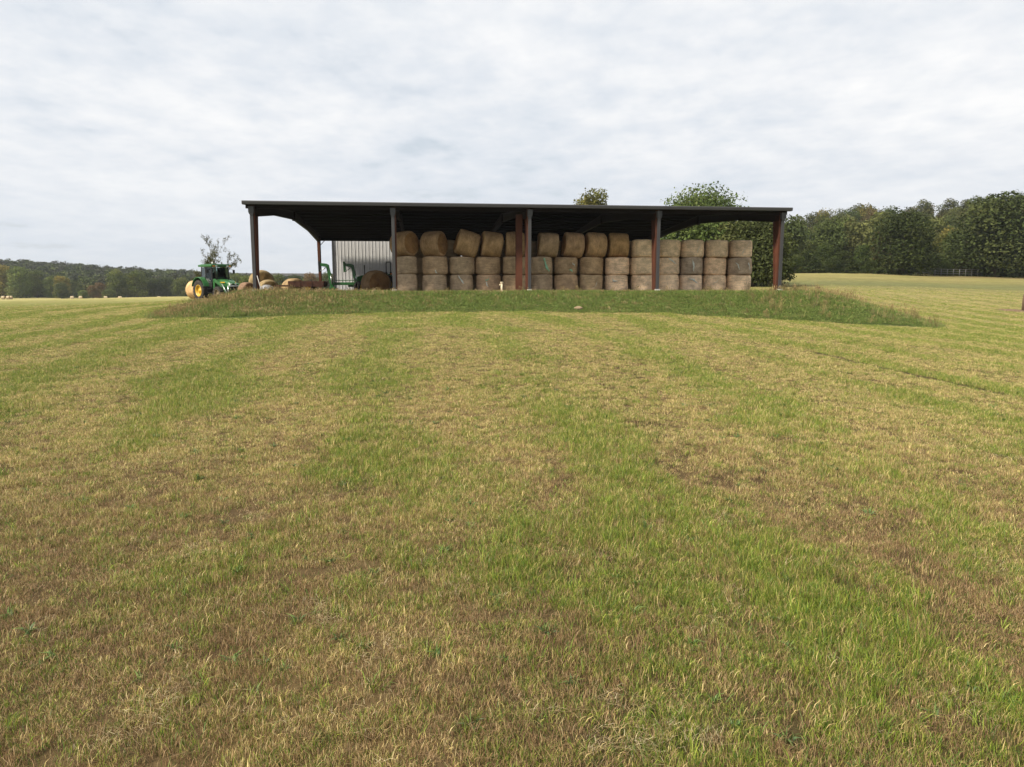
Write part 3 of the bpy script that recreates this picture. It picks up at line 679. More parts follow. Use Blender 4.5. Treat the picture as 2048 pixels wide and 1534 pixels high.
# ------------------------------------------------------------------ round hay bales
def bale_mesh(name, rad, ln, seed, bulge=0.03, crease=None, wob=0.018):
    r = np.random.default_rng(seed); seg = 40
    prof = [(0.0, -.5), (.45, -.503), (.82, -.498), (.925, -.482), (.978, -.44)]
    side = [(1.0 + bulge * (1 - (2 * t)**2), t) for t in np.linspace(-.40, .40, 9)]
    prof = prof + side + [(q, -h) for q, h in prof[::-1]]
    V, Fc, mi = [], [], []
    ph = r.random(6) * 6.283
    for i, (q, h) in enumerate(prof):
        for k in range(seg):
            a = 2 * math.pi * k / seg
            d = 1 + wob * (math.sin(2 * a + ph[0] + 2 * h) * .6 + math.sin(3 * a + ph[1]) * .4 + math.sin(7 * a + ph[2] + 9 * h) * .25) + r.normal(0, 0.0035)
            if crease is not None and q > 0.9:
                for c, dep in crease: d -= dep * math.exp(-((h - c - 0.02 * math.sin(2 * a + ph[3])) / 0.028)**2) - dep * 0.6 * math.exp(-((h - c - 0.09) / 0.05)**2)
            zz = h + (0.012 * math.sin(2 * a + ph[4]) + 0.006 * math.sin(5 * a + ph[5])) * (1 if abs(h) > .4 else 0)
            V.append((rad * q * d * math.cos(a), rad * q * d * math.sin(a), ln * zz))
    for i in range(len(prof) - 1):
        for k in range(seg):
            Fc.append((i*seg+k, i*seg+(k+1)%seg, (i+1)*seg+(k+1)%seg, (i+1)*seg+k)); mi.append(1 if i < 2 or i >= len(prof) - 3 else 0)
    me = bpy.data.meshes.new(name); me.from_pydata(V, [], Fc); me.materials.append(M['hay']); me.materials.append(M['hayend'])
    me.polygons.foreach_set('material_index', mi); me.polygons.foreach_set('use_smooth', [True] * len(Fc)); me.update(); me.validate()
    return me
UP = [bale_mesh('hay_bale_upright', 0.712, 1.08, 40 + k, bulge=(.02, .035, .03, .045, .01, .05, .03, .04)[k], wob=.012 + .004 * k) for k in range(8)]
UPC = [bale_mesh('hay_bale_creased', 0.755, 1.08, 50, .03, [(-.22, .055), (-.36, .04)]), bale_mesh('hay_bale_creased', 0.75, 1.08, 51, .03, [(.28, .06), (.10, .035)])]
LY_ = [bale_mesh('hay_bale_lying', 0.755, 1.24, 60 + k, bulge=(.03, .05, .02)[k]) for k in range(3)]
def wrap_strip(parent, rad, ln, a0, h0, a1, h1, width, matl, seed):
    """A torn, curling piece of net wrap stuck to the bale's side."""
    r = np.random.default_rng(seed); n = 16; V = []; Fc = []
    for i in range(n + 1):
        t = i / n; a = a0 + (a1 - a0) * t + 0.03 * math.sin(7 * t + seed); h = h0 + (h1 - h0) * t + 0.05 * math.sin(5 * t + 2 * seed) * ln
        w = 1.5 * width * (0.35 + 0.9 * r.random()) * math.sin(math.pi * min(max(t, 0.06), 0.94))**0.5
        for s in (-1, 1):
            hh = h + s * w / 2 * 0.8; aa = a + s * w / 2 / rad * 0.7; rr = rad * (1.0 + 0.048) + 0.012 * r.random()
            V.append((rr * math.cos(aa), rr * math.sin(aa), hh))
    for i in range(n): Fc.append((2*i, 2*i+1, 2*i+3, 2*i+2))
    m = MB(); m.add(V, Fc, 0, True); o = m.build('net_wrap', matl, parent)
    sd = o.modifiers.new('thickness', 'SOLIDIFY'); sd.thickness = 0.006
    return o
def put_bale(me, loc, rot, label, group, tint=(1, 1, 1)):
    o = bpy.data.objects.new('hay_bale', me); COL.objects.link(o)
    if group and 'stacked' in group and tint[0] > 1.0 and tint[2] > .86: tint = tuple(c * 1.58 for c in tint)
    o.location = loc; o.rotation_euler = rot if not isinstance(rot, Matrix) else rot.to_euler(); o.color = (*tint, 1)
    return tag(o, label, 'hay bale', group)
def px_u(px, v, h):
    """Distance along the barn front at which a point at depth v and height h shows at photo column px."""
    lo, hi = -20.0, 60.0
    for _ in range(50):
        m_ = (lo + hi) / 2; p = buv(m_, v, h)
        if 1024 + F * p.x / (p.y * CP + (HC - p.z) * SP) < px: lo = m_
        else: hi = m_
    return lo
ORD = ['first', 'second', 'third', 'fourth', 'fifth']
def stack_name(i):
    if i < 5: return ORD[i] + ' stack right of second grey post'
    if i < 10: return ORD[i - 5] + ' stack right of third grey post'
    return ORD[i - 10] + ' stack right of fourth grey post'
def build_stacks():
    bottom = [811, 869, 923, 977, 1029, 1081, 1131, 1181, 1232, 1285, 1334, 1381, 1429, 1476]
    middle = [811, 870, 924, 976, 1029, 1081, 1132, 1183, 1234, 1284, 1336, 1382, 1430, 1478]
    top = [809, 868, 934, 983, 1030, 1096, 1146, 1190, 1237, 1285, 1337, 1384, 1433, 1481]
    V0 = 2.75; H = 1.055
    greyish, warm, pink = (0.98, 0.93, 0.90), (1.05, 0.94, 0.82), (1.06, 1.0, .97)
    tints_b = [greyish, greyish, greyish, (1.05, .92, .85), warm, (.92, .86, .82), (.97, .84, .74), (.98, .9, .78), (1.15, 1.08, 1.06), pink, pink, (1.1, 1.06, 1.08), pink, (1.15, 1.08, 1.02)]
    tints_m = [(.94, .89, .86), (.98, .87, .78), (.9, .84, .78), (.95, .84, .74), (.92, .83, .72), (.9, .84, .78), (.88, .78, .68), (.95, .82, .68), (1.1, 1.0, .96), (1.05, 1.0, .94), (1.02, .96, .94), (.85, .84, .9), (1.1, .98, .92), (.95, .92, .95)]
    tints_t = [(.84, .68, .53), (.82, .67, .53), (.88, .72, .55), (.92, .75, .56), (.90, .73, .56), (.90, .78, .68), (.95, .77, .62), (1.0, .80, .60), (.92, .72, .48), (1.05, .98, .9), (1.04, .98, .92), (1.04, .98, .95), (1.02, .96, .92), (1.06, 1.0, .98)]
    grp = 'round hay bales stacked three high in the barn'
    made = {}
    for i in range(14):
        for lev, (pxs, tints) in enumerate(((bottom, tints_b), (middle, tints_m))):
            h = H * (lev + 0.5); u = px_u(pxs[i], V0, h); v = V0 + rnd.uniform(-.08, .08) + (0.0 if lev else 0.0)
            me = UP[rnd.randrange(8)]
            word = ('bottom', 'middle')[lev]; look = 'upright'
            if lev == 1 and i == 1: me = UPC[0]; look = 'sagging creased'
            if lev == 1 and i == 2: me = UPC[1]; look = 'folded creased'
            if i == 4 and lev == 0: extra = ''
            o = put_bale(me, buv(u, v, h), (rnd.uniform(-.03, .03), rnd.uniform(-.035, .035), rnd.random() * 6.28), '%s hay bale at the %s of the %s' % (look, word, stack_name(i)), grp, tints[i])
            o.scale = (rnd.uniform(.955, 1.035),) * 2 + (rnd.uniform(.965, 1.0),); made[(i, lev)] = o
        h = H * 2 + 0.55; u = px_u(top[i], V0, h)
        if i >= 9:
            o = put_bale(UP[rnd.randrange(8)], buv(u, V0, H * 2.5 + 0.02), (rnd.uniform(-.012, .012), rnd.uniform(-.03, .03), rnd.random() * 6.28), 'upright hay bale on top of the %s' % stack_name(i), grp, tints_t[i])
            o.scale = (0.98, 0.98, 0.99)
        else:
            yaw = (-42, -30, 6, 3, -4, -2, 2, 3, -6)[i]; roll = (-3, -2, 17, 6, 2, 3, 5, 3, 2)[i]; dv = (0.1, 0, -.05, 0, .1, .1, .05, 0, .15)[i]
            rot = Matrix.Rotation(BYAW + R(yaw), 3, 'Z') @ Matrix.Rotation(R(roll), 3, 'Y') @ Matrix.Rotation(R(90), 3, 'Y') @ Matrix.Rotation(rnd.random() * 6.28, 3, 'Z')
            look = ('lying with dark end showing', 'lying with end half showing', 'lying steeply tilted', 'lying and leaning', 'lying behind red column', 'lying dark brown', 'lying and leaning', 'lying rounded', 'lying golden brown')[i]
            o = put_bale(LY_[i % 3], buv(u, V0 + dv, H * 2 + 0.735 + (0.05 if i == 2 else 0)), rot, 'hay bale %s atop the %s' % (look, stack_name(i)), grp, tints_t[i])
            o.scale = (0.98, 0.98, (.95, .95, 1.06, .98, .92, .98, .96, .95, .98)[i])
        made[(i, 2)] = o
    # torn net wrap on some of them; angle measured in world, turned into the bale's own frame
    def strip(key, a0, h0, a1, h1, w, g=False, sd=1):
        o = made[key]; base = -math.pi / 2 - o.rotation_euler.z - 0.05
        wrap_strip(o, 0.755, 1.0, base + a0, h0, base + a1, h1, w, M['netgreen' if g else 'net'], sd)
    strip((5, 1), .25, .40, .75, -.40, .13, True, 1); strip((6, 1), .5, .25, .75, -.05, .05, False, 2); strip((6, 1), .25, -.25, .55, -.33, .06, True, 3)
    strip((2, 0), -.1, .42, .35, -.05, .06, False, 4); strip((3, 0), -.1, .25, .15, .22, .10, True, 5); strip((3, 0), -.15, .1, .05, -.15, .05, False, 6)
    strip((11, 2), .15, -.4, .5, .3, .05, False, 7); strip((12, 1), -.4, -.45, .7, .40, .07, False, 8); strip((13, 2), -.1, -.3, .5, .4, .06, False, 9)
    strip((10, 1), -.1, .42, .6, .15, .05, False, 10); strip((11, 1), -.05, .4, .05, -.4, .09, False, 11); strip((11, 0), -.3, .35, .4, .05, .09, False, 12)
    strip((9, 0), .0, -.2, .5, .3, .05, False, 13); strip((8, 0), -.4, .3, .0, .1, .06, False, 14); strip((13, 1), .45, .3, .6, -.2, .05, False, 15); strip((12, 0), -.3, -.1, .1, .3, .05, False, 16); strip((7, 0), .1, -.3, .5, .1, .04, False, 17); strip((13, 1), -.5, .3, -.2, -.2, .05, False, 18)
    strip((1, 1), .1, -.30, .3, -.42, .05, False, 19)
    # unseen row added behind, widened to block light through the gaps
    for i in range(13):
        for lev in range(3):
            u = px_u((bottom[i] + bottom[i + 1]) / 2, V0 + 1.75, 1.5)
            o = put_bale(UP[rnd.randrange(4)], buv(u, V0 + 1.75, H * (lev + .5)), (0, 0, rnd.random() * 6.28), 'hay bale of the hidden second row, added to block light between stacks', 'hay bales of the second row in the barn', (.8, .74, .66))
            o.scale = (1.09, 1.09, .985)
build_stacks()
def on_ground(px, py_bottom, Y):
    p = at(px, py_bottom, Y); return Vector((p.x, p.y, gz(p.x, p.y)))
def lying(px, Y, yaw, label, group, tint=(1, 1, 1), sc=1.0, dz=0.0, ln=1.0):
    p = at(px, 580, Y); z = gz(p.x, p.y)
    rot = Matrix.Rotation(R(yaw), 3, 'Z') @ Matrix.Rotation(R(90), 3, 'Y') @ Matrix.Rotation(rnd.random() * 6, 3, 'Z')
    o = put_bale(LY_[rnd.randrange(3)], (p.x, p.y, z + 0.745 * sc + dz), rot, label, group, tint); o.scale = (sc, sc, sc * ln); return o
# yaw 0: axis along X. Loose bales about the barn's left bay
lying(524, 54, -62, 'large hay bale just behind the left corner post', 'loose hay bales at the left end of the barn', (.64, .60, .46), 1.08, 0.0)
lying(494, 50, -40, 'small dark weathered bale low in the grass left of the corner post', 'loose hay bales at the left end of the barn', (.52, .42, .40), .62, -0.26)
lying(537, 49.5, -58, 'low half-sunk hay bale right of the left corner post', 'loose hay bales at the left end of the barn', (.64, .60, .46), .82, -0.42)
lying(588, 52, -48, 'lone hay bale half behind the rusty flatbed', 'loose hay bales at the left end of the barn', (.70, .62, .48), .95, -0.48)
lying(752, 45.5, -60, 'dark brown hay bale in front of the roll-bar tractor', 'loose hay bales at the left end of the barn', (.42, .34, .26), 1.02, -0.24)
k = 0
for px, Y, yw, word in ((5, 330, 10, 'at the left picture edge'), (15, 331, 5, 'left one of the touching pair'), (20.2, 333, 12, 'right one of the touching pair'), (143, 310, 25, 'left of the two in front of the round dark tree'), (160, 312, 15, 'right of the two in front of the small conifers'), (171, 352, -10, 'lowest and farthest, at the foot of the trees'), (210, 300, 35, 'alone below the tall twin trees'), (239, 290, 40, 'brightest one, nearest the tractor'), (317, 280, 40, 'just behind the crest left of the tractor')):
    lying(px, Y, yw, 'far hay bale, ' + word, 'far hay bales left on the field', (1.1, 1.12, 1.08), 1.0, 0.0)

# ------------------------------------------------------------------ tractors and machinery
def wheel(parent, x, y, r, w, rim_r, hub_side, lugs=20, rim='tyellow'):
    """Tyre with bar lugs and a dished yellow rim; hub_side +1/-1 is the outer side along local y."""
    t = MB()
    t.lathe([(rim_r, -w*.42), (r*.86, -w*.5), (r*.95, -w*.46), (r, -w*.3), (r*1.005, 0), (r, w*.3), (r*.95, w*.46), (r*.86, w*.5), (rim_r, w*.42), (rim_r, -w*.42)], 36, 0, 'y')
    for k in range(lugs):
        for s in (-1, 1):
            a = 2 * math.pi * (k + (0.5 if s > 0 else 0)) / lugs
            m = Matrix.Rotation(-a, 3, 'Y') @ Matrix.Rotation(s * 0.6, 3, 'Z')
            c = Matrix.Rotation(-a, 3, 'Y') @ Vector((r * 1.0, s * w * .24, 0))
            t.box(c, (0.05, w * .5, 0.05), 0, Matrix.Rotation(-a, 3, 'Y') @ Matrix.Rotation(s * 0.6, 3, 'X'))
    o = t.build('wheel', M['rubber'], parent); o.location = (x, y, r)
    q = MB(); h = hub_side
    q.lathe([(rim_r * 1.01, -h*w*.40), (rim_r * 1.05, h*w*.44), (rim_r*.97, h*w*.44), (rim_r * .90, h * w * .22), (rim_r * .82, h * w * .10), (rim_r * .45, h * w * .14), (rim_r * .30, h * w * .24), (rim_r*.26, h*w*.30), (0.0, h * w * .30)], 32, 0, 'y')
    for k in range(8):
        a = 2 * math.pi * k / 8; q.box((rim_r * .62 * math.cos(a), h * w * .125, rim_r * .62 * math.sin(a)), (0.05, 0.05, 0.05))
    q.build('rim', M[rim], o)
    return o
def cab_tractor():
    HD = R(-41); p = at(443, 596, 59.5); z = gz(p.x, p.y)
    t = empty('cab_tractor', (p.x, p.y, z - 0.03), HD, 'green cab tractor with yellow wheels carrying a hay bale behind it', 'tractor')
    t.scale = (1.18, 1.1, 1.1)
    # local x forward, y left, z up; rear axle at x = -1.15
    for s in (-1, 1):
        wheel(t, -1.15, s * 0.90, 0.76, 0.46, 0.41, s); wheel(t, 1.12, s * 0.84, 0.53, 0.32, 0.31, s, 16, 'mudrim')
    c = MB(); c.box((-0.1, 0, .78), (2.9, .52, .42)); c.box((-1.15, 0, .8), (.5, 1.35, .3)); c.box((1.12, 0, .55), (.22, 1.4, .2)); c.box((0.55, 0, .95), (1.1, .5, .3)); c.box((-1.55, 0, .95), (.45, .8, .5)); c.build('chassis', M['black'], t, .02)
    h = MB(); sec = []
    for x, w, zt, zb in ((.05, .40, 1.62, 1.0), (.5, .40, 1.60, 1.0), (1.1, .37, 1.52, .98), (1.5, .33, 1.42, .95), (1.68, .28, 1.28, .95)):
        sec.append([(x, -w, zb), (x, -w, zt - .16), (x, -w * .72, zt - .03), (x, 0, zt), (x, w * .72, zt - .03), (x, w, zt - .16), (x, w, zb)])
    vs = [q for s_ in sec for q in s_]; n = 7
    fs = [(i*n+k, i*n+k+1, (i+1)*n+k+1, (i+1)*n+k) for i in range(4) for k in range(6)] + [tuple(range(n)), tuple(range(4*n, 5*n))[::-1]]
    h.add(vs, [f[::-1] for f in fs], 0, False); hood = h.build('hood', M['tgreen'], t, .015)
    for s in (-1, 1): MB().box((.75, s * .402, 1.36), (1.1, .012, .07), 0, Matrix.Rotation(R(s * 2.2), 3, 'Z')).build('side_stripe', M['tyellow'], hood)
    g = MB(); g.box((1.70, 0, 1.08), (.04, .50, .26)); [g.box((1.725, 0, .98 + .05 * k), (.02, .48, .015)) for k in range(5)]; g.build('grille', M['black'], t)
    for s in (-1, 1): MB().box((1.705, s * .18, 1.24), (.03, .15, .07)).build('headlight', M['lens'], t, .01)
    # fenders
    for s in (-1, 1):
        f = MB(); pr = []
        for k in range(11):
            a = R(18 + k * 14.5); pr.append((-1.15 + .95 * math.cos(a), .80 + .95 * math.sin(a)))
        inn = [(-1.15 + (x + 1.15) * .95, .80 + (zz - .80) * .95) for x, zz in pr]
        f.prism(pr + inn[::-1], 'y', s * .62, s * 1.13); f.prism(inn + [(-1.9, .9), (-.35, .9)], 'y', s * .60, s * .63); f.build('fender', M['tgreen'], t)
    # cab: posts, glass, roof, seat, steering
    cb = MB(); B = [(.05, .66), (.05, -.66), (-.62, -.78), (-.62, .78), (-1.42, .66), (-1.42, -.66)]
    for x, y in B: cb.tube([(x, y, 1.05), (x * .97 - .04, y * .94, 2.46)], .045, 6, 0, False)
    cb.box((-.68, 0, 1.05), (1.5, 1.35, .12)); cb.box((.02, 0, 1.35), (.08, 1.2, .6)); cb.box((-1.42, 0, 1.3), (.06, 1.2, .4))
    for s in (-1, 1): cb.box((-.25, s * .70, 1.2), (.7, .04, .32)); cb.box((-1.02, s * .70, 1.28), (.8, .04, .5))
    cb.build('cab_frame', M['black'], t)
    def pane(a, bb, z0, z1):
        (x0, y0), (x1, y1) = a, bb
        top = lambda x, y: (x * .97 - .04, y * .94)
        m = MB(); t0, t1 = top(x0, y0), top(x1, y1)
        d = Vector((x1 - x0, y1 - y0, 0)).normalized(); nrm = Vector((d.y, -d.x, 0)) * .006
        q = [Vector((x0, y0, z0)), Vector((x1, y1, z0)), Vector((t1[0], t1[1], z1)), Vector((t0[0], t0[1], z1))]
        m.add([p_ + nrm for p_ in q] + [p_ - nrm for p_ in q], [(0,1,2,3),(7,6,5,4),(0,4,5,1),(1,5,6,2),(2,6,7,3),(3,7,4,0)])
        m.build('window', M['glass'], t)
    pane(B[0], B[1], 1.62, 2.44)
    pane(B[1], B[2], 1.32, 2.44); pane(B[0], B[3], 1.32, 2.44); pane(B[2], B[5], 1.52, 2.44); pane(B[3], B[4], 1.52, 2.44); pane(B[4], B[5], 1.5, 2.44)
    rf = MB(); rf.box((-.66, 0, 2.56), (1.86, 1.60, .15)); rf.box((-.66, 0, 2.655), (1.6, 1.36, .05)); roof = rf.build('cab_roof', M['tgreen'], t, .05)
    for y in (-.62, -.42, .42, .62): MB().box((.285, y, 2.53), (.05, .12, .08)).build('work_lamp', M['amber'] if abs(y) > .5 else M['lens'], roof)
    MB().tube([(-1.2, 0.1, 2.68), (-1.2, .1, 2.86)], .05, 8).build('beacon', M['lens'], roof)
    s_ = MB(); s_.box((-.95, 0, 1.40), (.5, .52, .14)); s_.box((-1.2, 0, 1.75), (.12, .5, .62)); s_.build('seat', M['seat'], t, .03)
    st = MB(); st.tube([(-.12, 0, 1.25), (-.32, 0, 1.72)], .03, 6); st.tube([(-.33 + .1*math.sin(a)*.5, .19*math.cos(a), 1.72 + .1*math.sin(a)) for a in np.linspace(0, 6.283, 17)], .018, 6, cap=False); st.build('steering_wheel', M['black'], t)
    MB().tube([(.35, -.55, 1.0), (.35, -.55, 2.35), (.40, -.55, 2.45)], [.05, .045, .045], 8).build('exhaust', M['black'], t)
    for s in (-1, 1):
        m = MB(); m.tube([(.0, s * .70, 2.30), (.1, s * .98, 2.28)], .012, 5); m.box((.1, s * 1.0, 2.14), (.03, .16, .26)); m.build('mirror', M['black'], t)
        MB().box((-.1, s * .74, .62), (.5, .22, .04)).box((-.1, s * .74, .9), (.45, .16, .04)).box((-.32, s * .74, .8), (.03, .2, .5)).build('step', M['black'], t)
    # loader: masts, bent arms, hydraulic rods, bale frame at the front
    for s in (-1, 1):
        m = MB(); y = s * .62
        m.box((.25, y, 1.12), (.22, .10, .95)); m.build('loader_mast', M['tgreen'], t, .02)
        a = MB(); a.prism([(.15, 1.52), (.32, 1.62), (1.35, 1.22), (1.62, .98), (2.02, .42), (1.90, .36), (1.50, .86), (1.25, 1.06), (.20, 1.42)], 'y', y - .05, y + .05); a.prism([(1.1, .62), (1.45, .72), (1.58, 1.02), (1.30, 1.16)], 'y', y - .045, y + .045); a.build('loader_arm', M['tgreen'], t, .012)
        MB().tube([(.30, y - s * .09, .95), (1.25, y - s * .09, 1.10)], .035, 8).build('lift_cylinder', M['chrome'], t)
        MB().tube([(1.40, y + s * .08, 1.24), (1.98, y + s * .08, .62)], .03, 8).build('tilt_cylinder', M['chrome'], t)
    MB().tube([(1.62, -.60, .86), (1.62, .60, .86)], .06, 8).build('cross_tube', M['tgreen'], t)
    fr = MB()
    for y in (-.62, .62): fr.tube([(2.02, y, .30), (2.06, y, 1.12)], .035, 6)
    fr.tube([(2.06, -.64, 1.10), (2.06, .64, 1.10)], .035, 6); fr.tube([(2.02, -.64, .32), (2.02, .64, .32)], .045, 6); fr.build('bale_frame', M['chrome'], t)
    for y in (-.35, .35): MB().tube([(2.02, y, .34), (3.05, y, .36)], [.03, .01], 6).build('bale_spike', M['black'], t)
    for y in (-.4, .4): MB().tube([(-1.7, y * .5, .95), (-2.2, y, .72)], .04, 6).build('hitch_arm', M['black'], t)
    # bale carried on the rear spear
    mw = Matrix.Translation((p.x, p.y, z)) @ Matrix.Rotation(HD, 4, 'Z')
    loc = mw @ Vector((-3.15, -.40, .84))
    put_bale(LY_[1], loc, Matrix.Rotation(HD + R(8), 3, 'Z') @ Matrix.Rotation(R(90), 3, 'Y'), 'pale hay bale held behind the green cab tractor', None, (1.22, 1.0, .74))
cab_tractor()
def rops_tractor():
    HD = R(205); p = at(752, 585, 53.5); z = gz(p.x, p.y)
    t = empty('roll_bar_tractor', (p.x, p.y, z - .02), HD, 'small open green tractor with a black roll bar, mostly behind a dark hay bale', 'tractor')
    for s in (-1, 1): wheel(t, -.55, s * .66, .62, .36, .38, s, 18); wheel(t, 1.05, s * .58, .40, .24, .24, s, 14)
    MB().box((.3, 0, .62), (2.0, .4, .34)).box((-.55, 0, .62), (.4, 1.0, .26)).box((1.05, 0, .42), (.16, 1.0, .14)).build('chassis', M['black'], t, .02)
    h = MB(); h.prism([(.15, .8), (.15, 1.30), (.9, 1.24), (1.42, 1.08), (1.48, .8)], 'y', -.30, .30); h.build('hood', M['tgreen'], t, .05)
    MB().box((1.49, 0, .92), (.03, .4, .2)).build('grille', M['black'], t)
    for s in (-1, 1):
        f = MB(); pr = [(-.55 + .73 * math.cos(R(a)), .62 + .73 * math.sin(R(a))) for a in range(20, 161, 14)]
        inn = [(-.55 + (x + .55) * .94, .62 + (q - .62) * .94) for x, q in pr]; f.prism(pr + inn[::-1], 'y', s * .46, s * .86); f.build('fender', M['tgreen'], t)
        MB().box((.0, s * .5, .66), (.6, .3, .05)).build('foot_plate', M['black'], t)
    MB().box((-.55, 0, 1.06), (.44, .46, .12)).box((-.76, 0, 1.28), (.1, .44, .38)).build('seat', M['seat'], t, .03)
    st = MB(); st.tube([(.12, 0, 1.1), (-.12, 0, 1.45)], .025, 6); st.tube([(-.13 + .09*math.sin(a)*.6, .18*math.cos(a), 1.46 + .12*math.sin(a)) for a in np.linspace(0, 6.283, 15)], .016, 6, cap=False); st.build('steering_wheel', M['black'], t)
    r = MB(); r.tube([(-.95, -.60, .62), (-.95, -.60, 2.05), (-.95, -.50, 2.17), (-.95, .50, 2.17), (-.95, .60, 2.05), (-.95, .60, .62)], .042, 8); r.box((-.95, -.6, 1.35), (.14, .14, .2)); r.box((-.95, .6, 1.35), (.14, .14, .2)); r.build('roll_bar', M['black'], t)
    MB().tube([(.75, -.2, 1.2), (.75, -.2, 1.95)], .035, 8).build('exhaust', M['black'], t)
    for s in (-1, 1): MB().box((-.95, s * .72, 1.32), (.08, .12, .1)).build('tail_lamp', M['amber'], t)
rops_tractor()
def loader():
    HD = R(8); p = at(682, 583, 54); z = gz(p.x, p.y)
    t = empty('front_loader', (p.x, p.y, z), HD, 'detached green front loader with two hooked arms standing under the left bay', 'loader')
    for s in (-1, 1):
        ox, oy = s * .86, (-.2 if s < 0 else .35)
        a = MB()
        # mast leg leaning right as it goes down, then the hooked arm reaching left from its top
        a.prism([(ox - .16, 2.02), (ox + .08, 1.98), (ox + .40, .38), (ox + .16, .34)], 'y', oy - .07, oy + .07)
        a.prism([(ox - .62, 2.10), (ox - .10, 2.06), (ox + .10, 1.96), (ox + .02, 1.72), (ox - .15, 1.82), (ox - .62, 1.90)], 'y', oy - .085, oy + .085)
        arm = a.build('loader_arm', M['tgreen'], t, .02)
        k = MB(); k.prism([(ox - .68, 2.22), (ox - .54, 2.22), (ox - .46, 1.50), (ox - .66, 1.44)], 'y', oy - .10, oy + .10); k.build('knuckle', M['tgreen' if s > 0 else 'black'], arm, .015)
        MB().tube([(ox - .50, oy - .12, 1.55), (ox - .10, oy - .12, 1.80)], .035, 8).build('tilt_cylinder', M['chrome'], arm)
        MB().tube([(ox + .26, oy - .12, .55), (ox + .20, oy - .12, 1.2)], .035, 8).build('lift_cylinder', M['chrome'], arm)
        MB().box((ox + .30, oy, .19), (.42, .5, .38)).build('foot', M['tgreen'], arm, .02)
    c = MB(); c.box((.30, .08, .62), (2.1, .14, .20)); c.box((.30, .10, .86), (1.5, .06, .05)); c.build('cross_beam', M['tgreen'], t, .02)
    MB().box((1.45, .3, .50), (1.9, .30, .24)).build('sub_frame', M['tgreen'], t, .02)
loader()
def flatbed():
    p = at(617, 588, 47.5); z = gz(p.x, p.y)
    t = empty('flatbed_trailer', (p.x, p.y, z), R(6), 'low rusty brown flatbed with side boards, half sunk in tall grass', 'trailer')
    MB().box((0, 0, .42), (2.15, 1.6, .10)).build('bed', M['rust'], t)
    for y in (-.82, .82): MB().box((0, y, .50), (2.2, .05, .36)).build('side_board', M['rust'], t, .01)
    for x in (-1.09, 1.09): MB().box((x, 0, .50), (.05, 1.58, .34)).build('end_board', M['rust'], t, .01)
    for x in (-.35, .35): MB().box((x, -.855, .50), (.06, .03, .36)).build('stake', M['rust'], t)
    for s in (-1, 1): wh = wheel(t, .1, s * .7, .34, .2, .2, s, 10)
    MB().box((-1.6, 0, .38), (1.0, .1, .1)).build('tongue', M['rust'], t)
flatbed()
